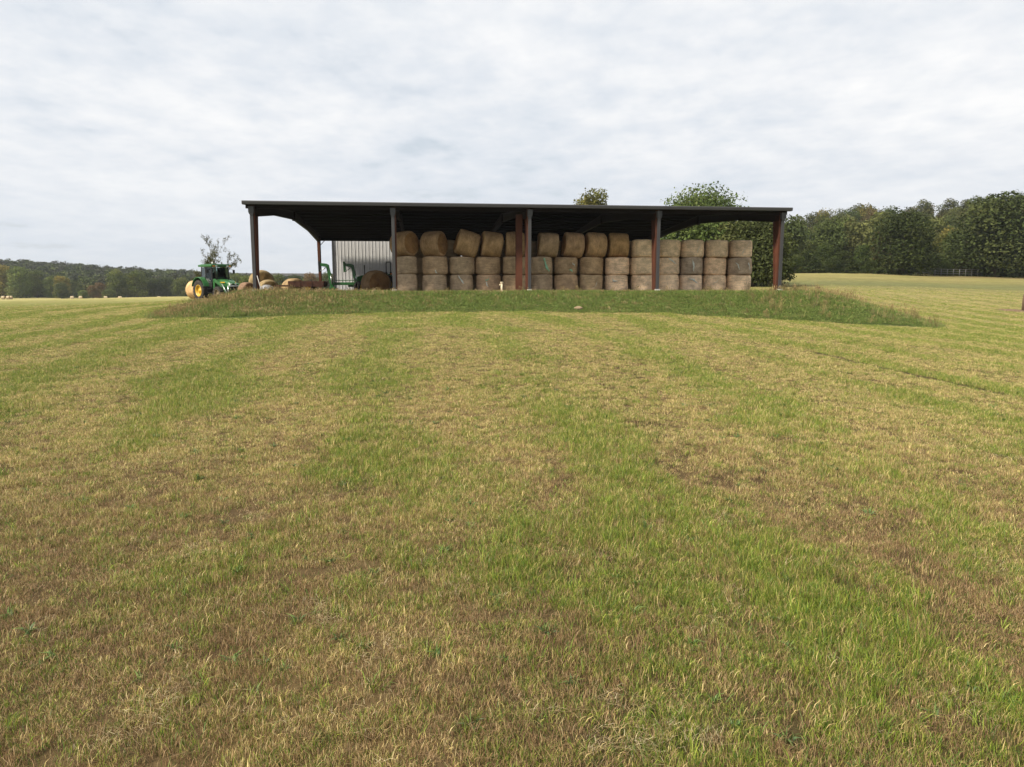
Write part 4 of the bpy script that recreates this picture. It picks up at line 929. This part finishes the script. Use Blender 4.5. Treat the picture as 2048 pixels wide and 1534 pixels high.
def small_things():
    # standpipe on its gravel patch
    p = buv(px_u(1003.5, -0.35, .3), -0.35); z = gz(p.x, p.y)
    s = empty('standpipe', (p.x, p.y, z), 0, 'short cream standpipe with a capped head on pale gravel before the bales', 'pipe')
    MB().tube([(0, 0, -.05), (0, 0, .52)], .062, 14).build('pipe', M['tan_plastic'], s)
    MB().tube([(0, 0, .52), (0, 0, .57), (0, 0, .575), (0, 0, .62)], [.075, .075, .095, .095], 14, smooth=False).build('cap', M['tan_plastic'], s)
    MB().tube([(0, 0, .46), (-.12, -.02, .46), (-.12, -.02, .40)], .035, 10).build('spout', M['tan_plastic'], s)
    g = MB(); r = np.random.default_rng(5)
    for k in range(160):
        a, q = r.random() * 6.283, .42 * math.sqrt(r.random()); d = .03 + .04 * r.random()
        g.box((p.x + 1.25 * q * math.cos(a), p.y - .1 + .8 * q * math.sin(a), z + .03 + .07 * (1 - q / .42)), (d, d, d), 0, Euler(tuple(r.random(3) * 6)).to_matrix())
    tag(g.build('gravel', M['gravel']), kind='stuff')
    # rock / clod of tan soil on the bank
    def rock(px, py, Y, sz, label, m_='rock'):
        q = at(px, py, Y); zz = gz(q.x, q.y); b = MB(); r = np.random.default_rng(int(px))
        n = 14; vs = []; rings = 7
        for i in range(rings):
            th = math.pi * i / (rings - 1)
            for k in range(n):
                a = 2 * math.pi * k / n; d = 1 + .25 * (r.random() - .5)
                vs.append((sz[0] * d * math.sin(th) * math.cos(a), sz[1] * d * math.sin(th) * math.sin(a), sz[2] * d * math.cos(th)))
        fs = [(i*n+k, i*n+(k+1)%n, (i+1)*n+(k+1)%n, (i+1)*n+k) for i in range(rings-1) for k in range(n)]
        b.add(vs, fs, 0, True); o = b.build('rock', M[m_]); o.location = (q.x, q.y, zz + sz[2] * .35); tag(o, label, 'rock')
    rock(1157, 610, 37.6, (.24, .2, .12), 'tan rock lying in green grass on the bank before the stacks')
    pass
    rock(1636, 577, 78, (.24, .18, .16), 'small dark clod alone on the far right field', 'soil')
    # white prop leaning at the left post, with a grey sheet beside it
    a, c = buv(.18, -.25, 0), buv(.55, -.6, 0)
    m = MB(); m.tube([buv(.10, -.12, .95), buv(.42, -.55, gz(c.x, c.y) - FLOOR)], .022, 6); tag(m.build('prop_pole', M['concrete']), 'thin white pole leaning against the foot of the left corner post', 'pole')
    r = np.random.default_rng(8); n = 16; V = []
    pc = at(534, 586, 44.5); zc = gz(pc.x, pc.y)
    for i in range(n):
        for j in range(n):
            x, y = (i / (n-1) - .5), (j / (n-1) - .5); hh = .42 * max(0, 1 - (2.1 * x)**2) * max(0, 1 - (2.1 * y)**2)**.5 + .05 * r.random()
            V.append((pc.x + 1.3 * x, pc.y + .9 * y, zc + hh + .02))
    b = MB(); b.add(V, [(i*n+j, (i+1)*n+j, (i+1)*n+j+1, i*n+j+1) for i in range(n-1) for j in range(n-1)], 0, True)
    o = b.build('tarp', M['tarp']); o.modifiers.new('thickness', 'SOLIDIFY').thickness = .01; tag(o, 'crumpled grey sheeting on the ground right of the left corner post', 'tarp')
    # wooden post at the right picture edge with bare earth round it
    p = at(2046.5, 612, 58); z = gz(p.x, p.y)
    o = MB().tube([(0, 0, -.3), (0.01, 0, 1.0), (.02, 0, 1.32)], [.10, .095, .09], 10).build('fence_post', M['wood']); o.location = (p.x, p.y, z); tag(o, 'lone weathered wooden post at the right picture edge', 'post')
    g = MB(); r = np.random.default_rng(9); n = 28; vs = [(p.x - .5, p.y, z + .09)]
    for k in range(n):
        a = 2 * math.pi * k / n; q = 1 + .35 * r.random(); x, y = p.x - .5 + 1.2 * q * math.cos(a), p.y + 1.0 * q * math.sin(a); vs.append((x, y, gz(x, y) + .012))
    g.add(vs, [(0, 1 + k, 1 + (k + 1) % n) for k in range(n)], 0, True); tag(g.build('bare_earth', M['soil']), kind='structure')
    # pipe fence before the trees on the right
    A, B_ = at(1795, 552, 136), at(1955, 552, 138); nP = 14
    fe = empty('pipe_fence', (A.x, A.y, gz(A.x, A.y)), 0, 'pale pipe fence at the foot of the trees on the right', 'fence')
    pts = []
    for k in range(nP):
        q = A.lerp(B_, k / (nP - 1)); q.z = gz(q.x, q.y); l = q - fe.location; pts.append(l)
        MB().tube([l, l + Vector((0, 0, 1.32))], .05, 6).build('post', M['galv'], fe)
    for h in (.5, .9, 1.28): MB().tube([q + Vector((0, 0, h)) for q in pts], .035, 5).build('rail', M['galv'], fe)
small_things()

# ------------------------------------------------------------------ trees
def crown_mesh(name, lobes, n, size, cols, seed, fill=0.25, droop=0.0):
    """Leaf faces spread through a set of lobes: most near the lobe surfaces, some inside; lobes differ a little in hue."""
    r = np.random.default_rng(seed); L_ = np.array(lobes, float)
    vol = L_[:, 3] * L_[:, 4] * L_[:, 5]; pr = vol**(2/3); pr /= pr.sum(); li = r.choice(len(L_), n, p=pr); lb = L_[li]
    d = r.normal(size=(n, 3)); d /= np.linalg.norm(d, axis=1, keepdims=True)
    q = np.where(r.random(n) < fill, r.random(n)**.5 * .9, 0.86 + 0.24 * r.random(n)**1.5)
    # ragged surface: push out / in by clumps
    cl = 0.25 * np.sin(d[:, 0] * 9 + li * 1.7) * np.sin(d[:, 1] * 8 + li * .9) + 0.10 * np.sin(d[:, 2] * 13 + li)
    c = lb[:, :3] + d * lb[:, 3:6] * (q * (1 + cl))[:, None]; c[:, 2] -= droop * r.random(n)**2
    nr = d * .5 + r.normal(size=(n, 3)) * .6; nr[:, 2] += .35; nr /= np.linalg.norm(nr, axis=1, keepdims=True)
    t = np.cross(nr, r.normal(size=(n, 3))); t /= np.linalg.norm(t, axis=1, keepdims=True) + 1e-9; b = np.cross(nr, t)
    s = size * (0.55 + 0.9 * r.random(n))[:, None]
    V = np.stack([c - t * s, c - b * s * .55 + nr * s * .1, c + t * s, c + b * s * .55 + nr * s * .1], 1).reshape(-1, 3)
    k = np.arange(n) * 4; Fq = np.stack([k, k + 1, k + 2, k + 3], 1)
    C = np.array(cols); lc = C[r.integers(0, len(C), len(L_))]; cc = lc[li] * .75 + C[r.integers(0, len(C), n)] * .25
    cc = cc * (0.75 + .5 * r.random(n))[:, None]
    return np_mesh(name, V, Fq, M['leaf'], np.repeat(cc, 4, 0), False, 4)
def round_lobes(h, w, base, seed, n=16, taper=0.6, core=.28):
    """Lobes filling a rounded crown from height base to h with width w."""
    r = np.random.default_rng(seed); out = []
    for i in range(n):
        t = (i + r.random()) / n; z = base + (h - base) * t
        ww = w / 2 * math.sin(math.pi * (0.14 + 0.80 * t))**taper * (1 - .25 * t)
        a = i * 2.4 + r.random(); q = ww * (.35 + .4 * r.random()); s = w * (.13 + .08 * r.random())
        out.append((q * math.cos(a), q * math.sin(a), z - s * .3, s * 1.15, s * 1.15, s * .85))
    out.append((0, 0, base + (h - base) * .5, w * core, w * core, (h - base) * (core + .12))); return out
def trunk_mesh(name, h, r0, seed, limbs=6, base=0.3, spread=0.25):
    r = np.random.default_rng(seed); m = MB()
    m.tube([(0, 0, -.3), (r0 * .2, 0, h * .25), (0, r0 * .3, h * .55), (r0 * .3, 0, h * .85)], [r0 * 1.25, r0, r0 * .7, r0 * .25], 9)
    for k in range(limbs):
        a = k * 2.4 + r.random(); z = h * (base + .35 * k / limbs); q = h * spread * (.8 + .5 * r.random())
        m.tube([(0, 0, z), (q * .5 * math.cos(a), q * .5 * math.sin(a), z + h * .12), (q * math.cos(a), q * math.sin(a), z + h * .22)], [r0 * .5, r0 * .32, r0 * .1], 6)
    return m.mesh(name, M['bark'])
DK = [(0.052,0.070,0.022),(0.066,0.084,0.026),(0.038,0.052,0.018),(0.088,0.100,0.032)]
MIDG = [(0.082,0.105,0.030),(0.100,0.120,0.034),(0.060,0.082,0.024),(0.122,0.130,0.042)]
LT = [(0.088,0.125,0.034),(0.105,0.140,0.040),(0.072,0.105,0.030),(0.120,0.140,0.046)]
YEL = [(0.15,0.135,0.034),(0.12,0.125,0.034),(0.18,0.145,0.036),(0.10,0.105,0.030)]
RUST = [(0.125,0.080,0.036),(0.100,0.078,0.032),(0.145,0.092,0.042),(0.08,0.08,0.03)]
def tree(name, loc, crown, trunk, label, cat, group=None, scale=1.0, rz=None, tint=(1, 1, 1), sxy=1.0):
    o = empty(name, loc, rnd.random() * 6.28 if rz is None else rz, label, cat, group); o.scale = (scale * sxy, scale * sxy, scale)
    t = bpy.data.objects.new('trunk', trunk); COL.objects.link(t); t.parent = o
    c = bpy.data.objects.new('crown', crown); COL.objects.link(c); c.parent = o; c.color = (*tint, 1)
    return o
TR = trunk_mesh('trunk', 8.0, .28, 1); TRs = trunk_mesh('trunk_slim', 8.0, .16, 2, 5)
# unit crowns 10 m tall, scaled per tree
CR = {}
CR['round'] = [crown_mesh('crown_round', round_lobes(10, 9, 1.6, s, 22), 8000, .20, DK, s) for s in (1, 2, 3)]
CR['mid'] = [crown_mesh('crown_mid', round_lobes(10, 8.4, 1.2, s, 22), 8000, .20, MIDG, s) for s in (4, 5)]
CR['light'] = [crown_mesh('crown_light', round_lobes(10, 7.8, 1.0, s, 20), 7500, .20, LT, s) for s in (6, 7)]
CR['yellow'] = [crown_mesh('crown_yellow', round_lobes(10, 7.6, 1.5, 8, 20), 7000, .20, YEL, 8)]
CR['rust'] = [crown_mesh('crown_rust', round_lobes(10, 8.4, 1.6, 9, 20), 7000, .20, RUST, 9)]
def cone_lobes(seed):
    r = np.random.default_rng(seed); out = []
    for i in range(15):
        t = i / 14; w = 2.4 * (1 - t)**.8 + .35; a = i * 2.4
        out.append((w * .45 * math.cos(a), w * .45 * math.sin(a), .9 + 8.6 * t, w * .75, w * .75, .95))
    return out
CR['cone'] = [crown_mesh('crown_conical', cone_lobes(10), 4200, .24, DK, 10)]
def wild_tree(px, Y, htop_py, width_px, kind, label, group, name='tree', tint=(1, 1, 1), trunk=None):
    """A tree whose top shows at photo row htop_py, standing on the ground at distance Y."""
    p = at(px, 560, Y); z = gz(p.x, p.y); top = at(px, htop_py, Y).z; h = max(2.5, top - z)
    w = width_px / F * Y; ref = {'round': 9, 'big': 9, 'mid': 8.4, 'light': 7.8, 'yellow': 7.6, 'rust': 8.4, 'cone': 5.2}[kind]
    cr = CR[kind][rnd.randrange(len(CR[kind]))]
    return tree(name, (p.x, p.y, z - .1), cr, trunk or TR, label, 'tree', group, h / 10.2, None, tint, (w / ref) / (h / 10.2))
CR['big'] = [crown_mesh('crown_big', round_lobes(10, 9.4, 1.3, 90 + j, 30, .6, .16), 13000, .17, DK, 90 + j, .1) for j in (0, 1)]
HILL = {k: [crown_mesh('crown_far_' + k, round_lobes(10, 9, 1.6, 80 + 5 * i + j, 16), 4200, .24, c, 80 + 5 * i + j) for j in (0, 1)] for i, (k, c) in enumerate((('round', MIDG[:2] + DK[:2]), ('mid', [(.082,.090,.030),(.070,.082,.028),(.098,.098,.034)]), ('rust', [(.118,.084,.036),(.102,.078,.034),(.098,.088,.036)]), ('yellow', YEL), ('light', [(.115,.128,.040),(.13,.135,.046)])))}
# the big pair behind the right end of the barn
def near_trees():
    r = np.random.default_rng(77)
    # pale leafy tree over the roof
    p = at(1398, 560, 92); z = gz(p.x, p.y); W = 205 / F * 92; H_ = (at(1398, 376, 92).z - z) * .925
    lb = round_lobes(H_, W * 1.06, 2.2, 20, 30, .42) + [(W * q, -.5 + 1.5 * (r.random() - .5), H_ * (.86 - abs(q) * .55), W * .17, W * .17, H_ * .13) for q in (-.38, -.26, -.14, -.02, .10, .22, .34)]
    tree('tree', (p.x, p.y, z), crown_mesh('crown_leafy', lb, 34000, .17, LT, 20, .3), trunk_mesh('trunk', H_ * .8, .42, 21, 8), 'tall pale green tree rising above the right half of the barn roof', 'tree', None, 1, 0)
    # dark oak with low hanging boughs right of the end post
    p = at(1502, 562, 84); z = gz(p.x, p.y); W = 156 / F * 84; H_ = at(1502, 438, 84).z - z
    lb = round_lobes(H_, W * 1.05, 1.3, 23, 30, .42) + [(W * .40, -.6, 1.7, .9, .8, .75), (W * .47, -.5, 1.35, .55, .5, .55), (W * .1, -W * .3, 1.35, .9, .8, .5), (-W * .15, -W * .3, 1.3, 1.0, .8, .5), (W * .28, -W * .2, 1.5, .9, .8, .5)]
    tree('oak_tree', (p.x, p.y, z), crown_mesh('crown_oak', lb, 18000, .17, [(0.085,0.100,0.030),(0.070,0.085,0.028),(0.105,0.112,0.036),(0.055,0.068,0.022)], 24, .2, .25), trunk_mesh('trunk', H_ * .8, .42, 25, 9, .22), 'dark oak with low hanging boughs behind the right end post', 'tree', None, 1, 0)
    # yellowing treetop over the roof
    p = at(1182, 560, 98); z = gz(p.x, p.y); W = 102 / F * 98; H_ = (at(1182, 385, 98).z - z) * .97
    tree('tree', (p.x, p.y, z), crown_mesh('crown_yellowing', round_lobes(H_, W, 4.0, 27, 24, .5), 11000, .16, YEL, 28, .15), trunk_mesh('trunk', H_ * .85, .25, 29, 8), 'round yellowing treetop peeping over the middle of the barn roof', 'tree', None, 1, 0)
    # thin half-bare tree behind the cab tractor, with a cedar at its foot
    p = at(428, 560, 78); z = gz(p.x, p.y); k = 78 / F
    o = empty('bare_tree', (p.x, p.y, z), 0, 'thin half-bare tree with sparse brown leaves behind the cab tractor', 'tree'); o.scale = (.74, .74, .86)
    m = MB(); V, C = [], []; tips = []
    def branch(a, d, ln, rad, dep):
        pts = [a]; d = Vector(d).normalized()
        for i in range(4):
            d = (d + Vector(tuple(r.normal(0, .13, 3)))).normalized(); pts.append(pts[-1] + d * ln / 4)
        m.tube(pts, [rad, rad * .85, rad * .7, rad * .55, rad * .4], 5 if dep < 2 else 4, cap=False)
        if dep >= 2: tips.extend(pts[2:])
        if dep < 4:
            for q in range(3 if dep < 3 else 2):
                base = pts[2 + int(r.integers(0, 3))]; nd = d + Vector(tuple(r.normal(0, .55, 3))); branch(base, nd, ln * (.55 + .2 * r.random()), rad * .5, dep + 1)
    branch(Vector((0, 0, 0)), (-.05, 0, 1), 3.0, .10, 0)
    branch(Vector((.1, 0, 1.4)), (-.25, 0, 1), 3.2, .075, 1); branch(Vector((.1, .1, 1.8)), (.02, .1, 1), 3.0, .07, 1); branch(Vector((.0, .0, 1.2)), (.36, 0, 1), 2.7, .075, 1); branch(Vector((.2, 0, 1.4)), (.8, 0, .8), 1.7, .05, 2)
    m.build('trunk', M['bark'], o)
    T = np.array([tuple(t) for t in tips]); n = 6500; c = T[r.integers(0, len(T), n)] + r.normal(0, .10, (n, 3)); c = c[c[:, 2] > 1.6]; n = len(c)
    a1 = r.normal(size=(n, 3)) * .042; b1 = r.normal(size=(n, 3)) * .032
    Vv = np.stack([c - a1, c - b1, c + a1, c + b1], 1).reshape(-1, 3); kk = np.arange(n) * 4
    cols = np.array([(0.11,0.100,0.045),(0.08,0.090,0.032),(0.12,0.12,0.045),(0.075,0.068,0.04)])[r.integers(0, 4, n)]
    cr = bpy.data.objects.new('crown', np_mesh('sparse_leaves', Vv, np.stack([kk, kk+1, kk+2, kk+3], 1), M['leaf'], np.repeat(cols, 4, 0), False, 4)); COL.objects.link(cr); cr.parent = o
    for px, w, tp, lab in ((418, 46, 516, 'dark cedar bush at the left foot of the half-bare tree'), (446, 36, 524, 'smaller dark cedar bush at the right foot of the half-bare tree')):
        wild_tree(px, 76, tp, w, 'cone', lab, None, 'cedar', (1, .9, .8), TRs)
near_trees()
def left_trees():
    g = 'trees along the far edge of the left field'
    L_ = [(-32, 375, 533, 70, 'mid', 'broad tree at the far left picture edge'), (8, 372, 532, 50, 'yellow', 'tall yellow-green tree at the left picture edge'), (38, 366, 534, 56, 'light', 'tall light green tree second from the left picture edge'), (72, 378, 541, 48, 'mid', 'darker tree right of the tall light green pair'),
          (100, 372, 553, 34, 'light', 'slim light tree above the round dark one'), (123, 366, 553, 38, 'yellow', 'yellow-tinged tree right behind the round dark one'), (121, 352, 566, 34, 'round', 'round dark green tree low on the field edge'), (141, 380, 560, 44, 'round', 'dark tree in the shade left of the small conifer'),
          (159, 358, 567, 24, 'cone', 'small pale conifer left of the brownish tree'), (164, 350, 580, 24, 'light', 'little light green bush at the foot of the small conifer'), (184, 356, 571, 28, 'rust', 'rounded brownish tree right of the small conifer'), (200, 366, 566, 34, 'rust', 'dull reddish tree behind the rounded brownish one'), (216, 352, 579, 34, 'mid', 'low spreading shrub left of the tall twin trees'),
          (232, 360, 540, 46, 'mid', 'left one of the tall twin trees'), (272, 364, 541, 54, 'mid', 'right one of the tall twin trees'), (304, 372, 556, 40, 'round', 'dark tree right of the tall twin trees'), (332, 376, 553, 44, 'round', 'dark tree between twin trees and tractor'), (362, 370, 556, 44, 'mid', 'green tree just left of the tractor bale'),
          (396, 372, 555, 44, 'round', 'dark tree behind the tractor cab'), (492, 210, 551, 44, 'light', 'light green bushy tree between tractor and corner post'), (470, 300, 548, 40, 'mid', 'green tree behind the tractor bonnet'), (522, 280, 549, 52, 'round', 'dark tree right behind the left corner post'), (556, 300, 548, 44, 'mid', 'first tree seen right of the left corner post'), (590, 290, 550, 46, 'round', 'second tree seen inside the left bay'), (622, 300, 547, 46, 'rust', 'brownish tree seen inside the left bay'), (655, 290, 546, 44, 'round', 'dark tree seen beside the back post of the left bay'), (690, 300, 546, 44, 'mid', 'tree hidden mostly by the white building')]
    for px, Y, tp, w, k, lab in L_[:-1]:
        wild_tree(px, Y, tp, w, k, lab, g, tint=(1.35, 1.3, 1.2) if k != 'round' else (1.1, 1.1, 1.1))
left_trees()
def right_trees():
    g = 'trees along the right edge of the field'
    L_ = [(1803, 134, 424, 140, 'big', 'big broad dark tree standing out before the right wood'), (1988, 139, 391, 190, 'big', 'tallest dark tree with a thick trunk near the right picture edge'), (2085, 142, 402, 130, 'big', 'dark tree cut by the right picture edge'), (1910, 148, 462, 80, 'mid', 'mid green tree between the two big dark trees'),
          (1606, 150, 500, 44, 'round', 'dark tree just right of the barn end'), (1646, 152, 488, 52, 'mid', 'second tree right of the barn end'), (1684, 148, 502, 44, 'round', 'dark bushy tree left of the light green one'), (1722, 146, 490, 46, 'light', 'light green tree left of the big broad dark tree'), (1756, 150, 466, 50, 'rust', 'olive brown tree at the shoulder of the big broad one'), (1868, 142, 505, 60, 'mid', 'low tree right of the big broad dark tree'), (1925, 141, 515, 40, 'yellow', 'small yellow-green tree behind the pipe fence'), (1890, 140, 520, 34, 'mid', 'shrub behind the left part of the pipe fence'), (2030, 146, 450, 80, 'mid', 'tree behind the right picture edge fence end'),
          (1628, 140, 512, 40, 'cone', 'low conical bush at the foot of the wood right of the barn'), (1664, 139, 514, 44, 'round', 'low round bush at the foot of the wood'), (1702, 138, 516, 40, 'cone', 'low conical bush left of the light green tree'), (1744, 137, 520, 44, 'mid', 'bush at the left foot of the big broad tree'), (1590, 142, 510, 40, 'mid', 'bush half behind the right end post'), (1560, 150, 480, 60, 'round', 'dark tree behind the oak boughs'), (1520, 152, 470, 60, 'mid', 'tree behind the oak crown'), (1960, 143, 508, 44, 'mid', 'shrub left of the thick trunk'), (2020, 143, 512, 46, 'round', 'shrub right of the thick trunk')]
    for px, Y, tp, w, k, lab in L_: wild_tree(px, Y, tp, w, k, lab, g, tint=(.72, .76, .74) if w < 100 else (.85, .86, .84))
    # hillside wood: single crowns that can be told apart, alike ones sharing a description by their colour
    kinds = ['round', 'mid', 'rust', 'yellow', 'light']; pk = [.34, .34, .15, .08, .09]
    r = np.random.default_rng(31)
    ln = {'round': 'dark green tree in the wood on the right hillside', 'mid': 'mid green tree in the wood on the right hillside', 'rust': 'rust-tinged tree in the wood on the right hillside', 'yellow': 'yellowing tree in the wood on the right hillside', 'light': 'light green tree in the wood on the right hillside'}
    for Y in np.arange(162, 330, 16.0):
        px = 1440.0
        while px < 2200:
            yy = Y + r.uniform(-5, 5); k = kinds[r.choice(5, p=pk)]; p = at(px + r.uniform(-8, 8), 500, yy); z = gz(p.x, p.y); h = r.uniform(7.5, 13.0)
            o = bpy.data.objects.new('tree', HILL[k][r.integers(0, 2)]); COL.objects.link(o); o.location = (p.x, p.y, z - .8); o.rotation_euler = (0, 0, r.random() * 6.28)
            s = h / 10; o.scale = (s * r.uniform(.85, 1.1), s * r.uniform(.85, 1.1), s); tag(o, ln[k], 'tree', ln[k].replace('tree', 'trees'))
            px += r.uniform(42, 62) * 200 / Y
right_trees()
def left_wood():
    T = [crown_mesh('a%d' % s, round_lobes(10, 9.5, 1.0, 40 + s, 12), 900, .62, c, 40 + s, .2) for s, c in enumerate((DK, DK, MIDG, [(0.055,0.06,0.036),(0.07,0.062,0.038),(0.05,0.052,0.034)], [(0.05,0.062,0.034),(0.06,0.068,0.036)]))]
    r = np.random.default_rng(12); P = []
    for Y in np.arange(392, 700, 15):
        px = -160.0
        while px < 1100:
            p = at(px + r.uniform(-6, 6), 560, Y + r.uniform(-6, 6)); P.append((p.x, p.y)); px += r.uniform(15, 24) * 420 / Y
    P = np.array(P); n = len(P); z = ground_z(P[:, 0], P[:, 1]) - 1.2
    s = r.uniform(.85, 1.35, n)
    obs = [bpy.data.objects.new('a%d' % k, m) for k, m in enumerate(T)]
    scatter('hillside_wood', obs, np.column_stack([P, z]), np.column_stack([np.zeros(n), np.zeros(n), r.random(n) * 6.28]), np.column_stack([s * r.uniform(.85, 1.15, n), s, s]), r.integers(0, 5, n))
left_wood()

# ------------------------------------------------------------------ thin autumn haze
def haze():
    m_ = bpy.data.materials.new('haze'); m_.use_nodes = True; nt = m_.node_tree; nt.nodes.clear()
    v = nt.nodes.new('ShaderNodeVolumePrincipled'); v.inputs['Density'].default_value = HAZE; v.inputs['Color'].default_value = (0.86, 0.91, 0.97, 1); v.inputs['Anisotropy'].default_value = 0.2
    o = nt.nodes.new('ShaderNodeOutputMaterial'); nt.links.new(v.outputs[0], o.inputs['Volume'])
    b = MB().box((0, 1300, 0), (4500, 3500, 110)); b.v = [(x, y, -30 if z < 0 else 80) for x, y, z in b.v]
    tag(b.build('haze', m_), kind='stuff')
HAZE = 0.00015
haze()
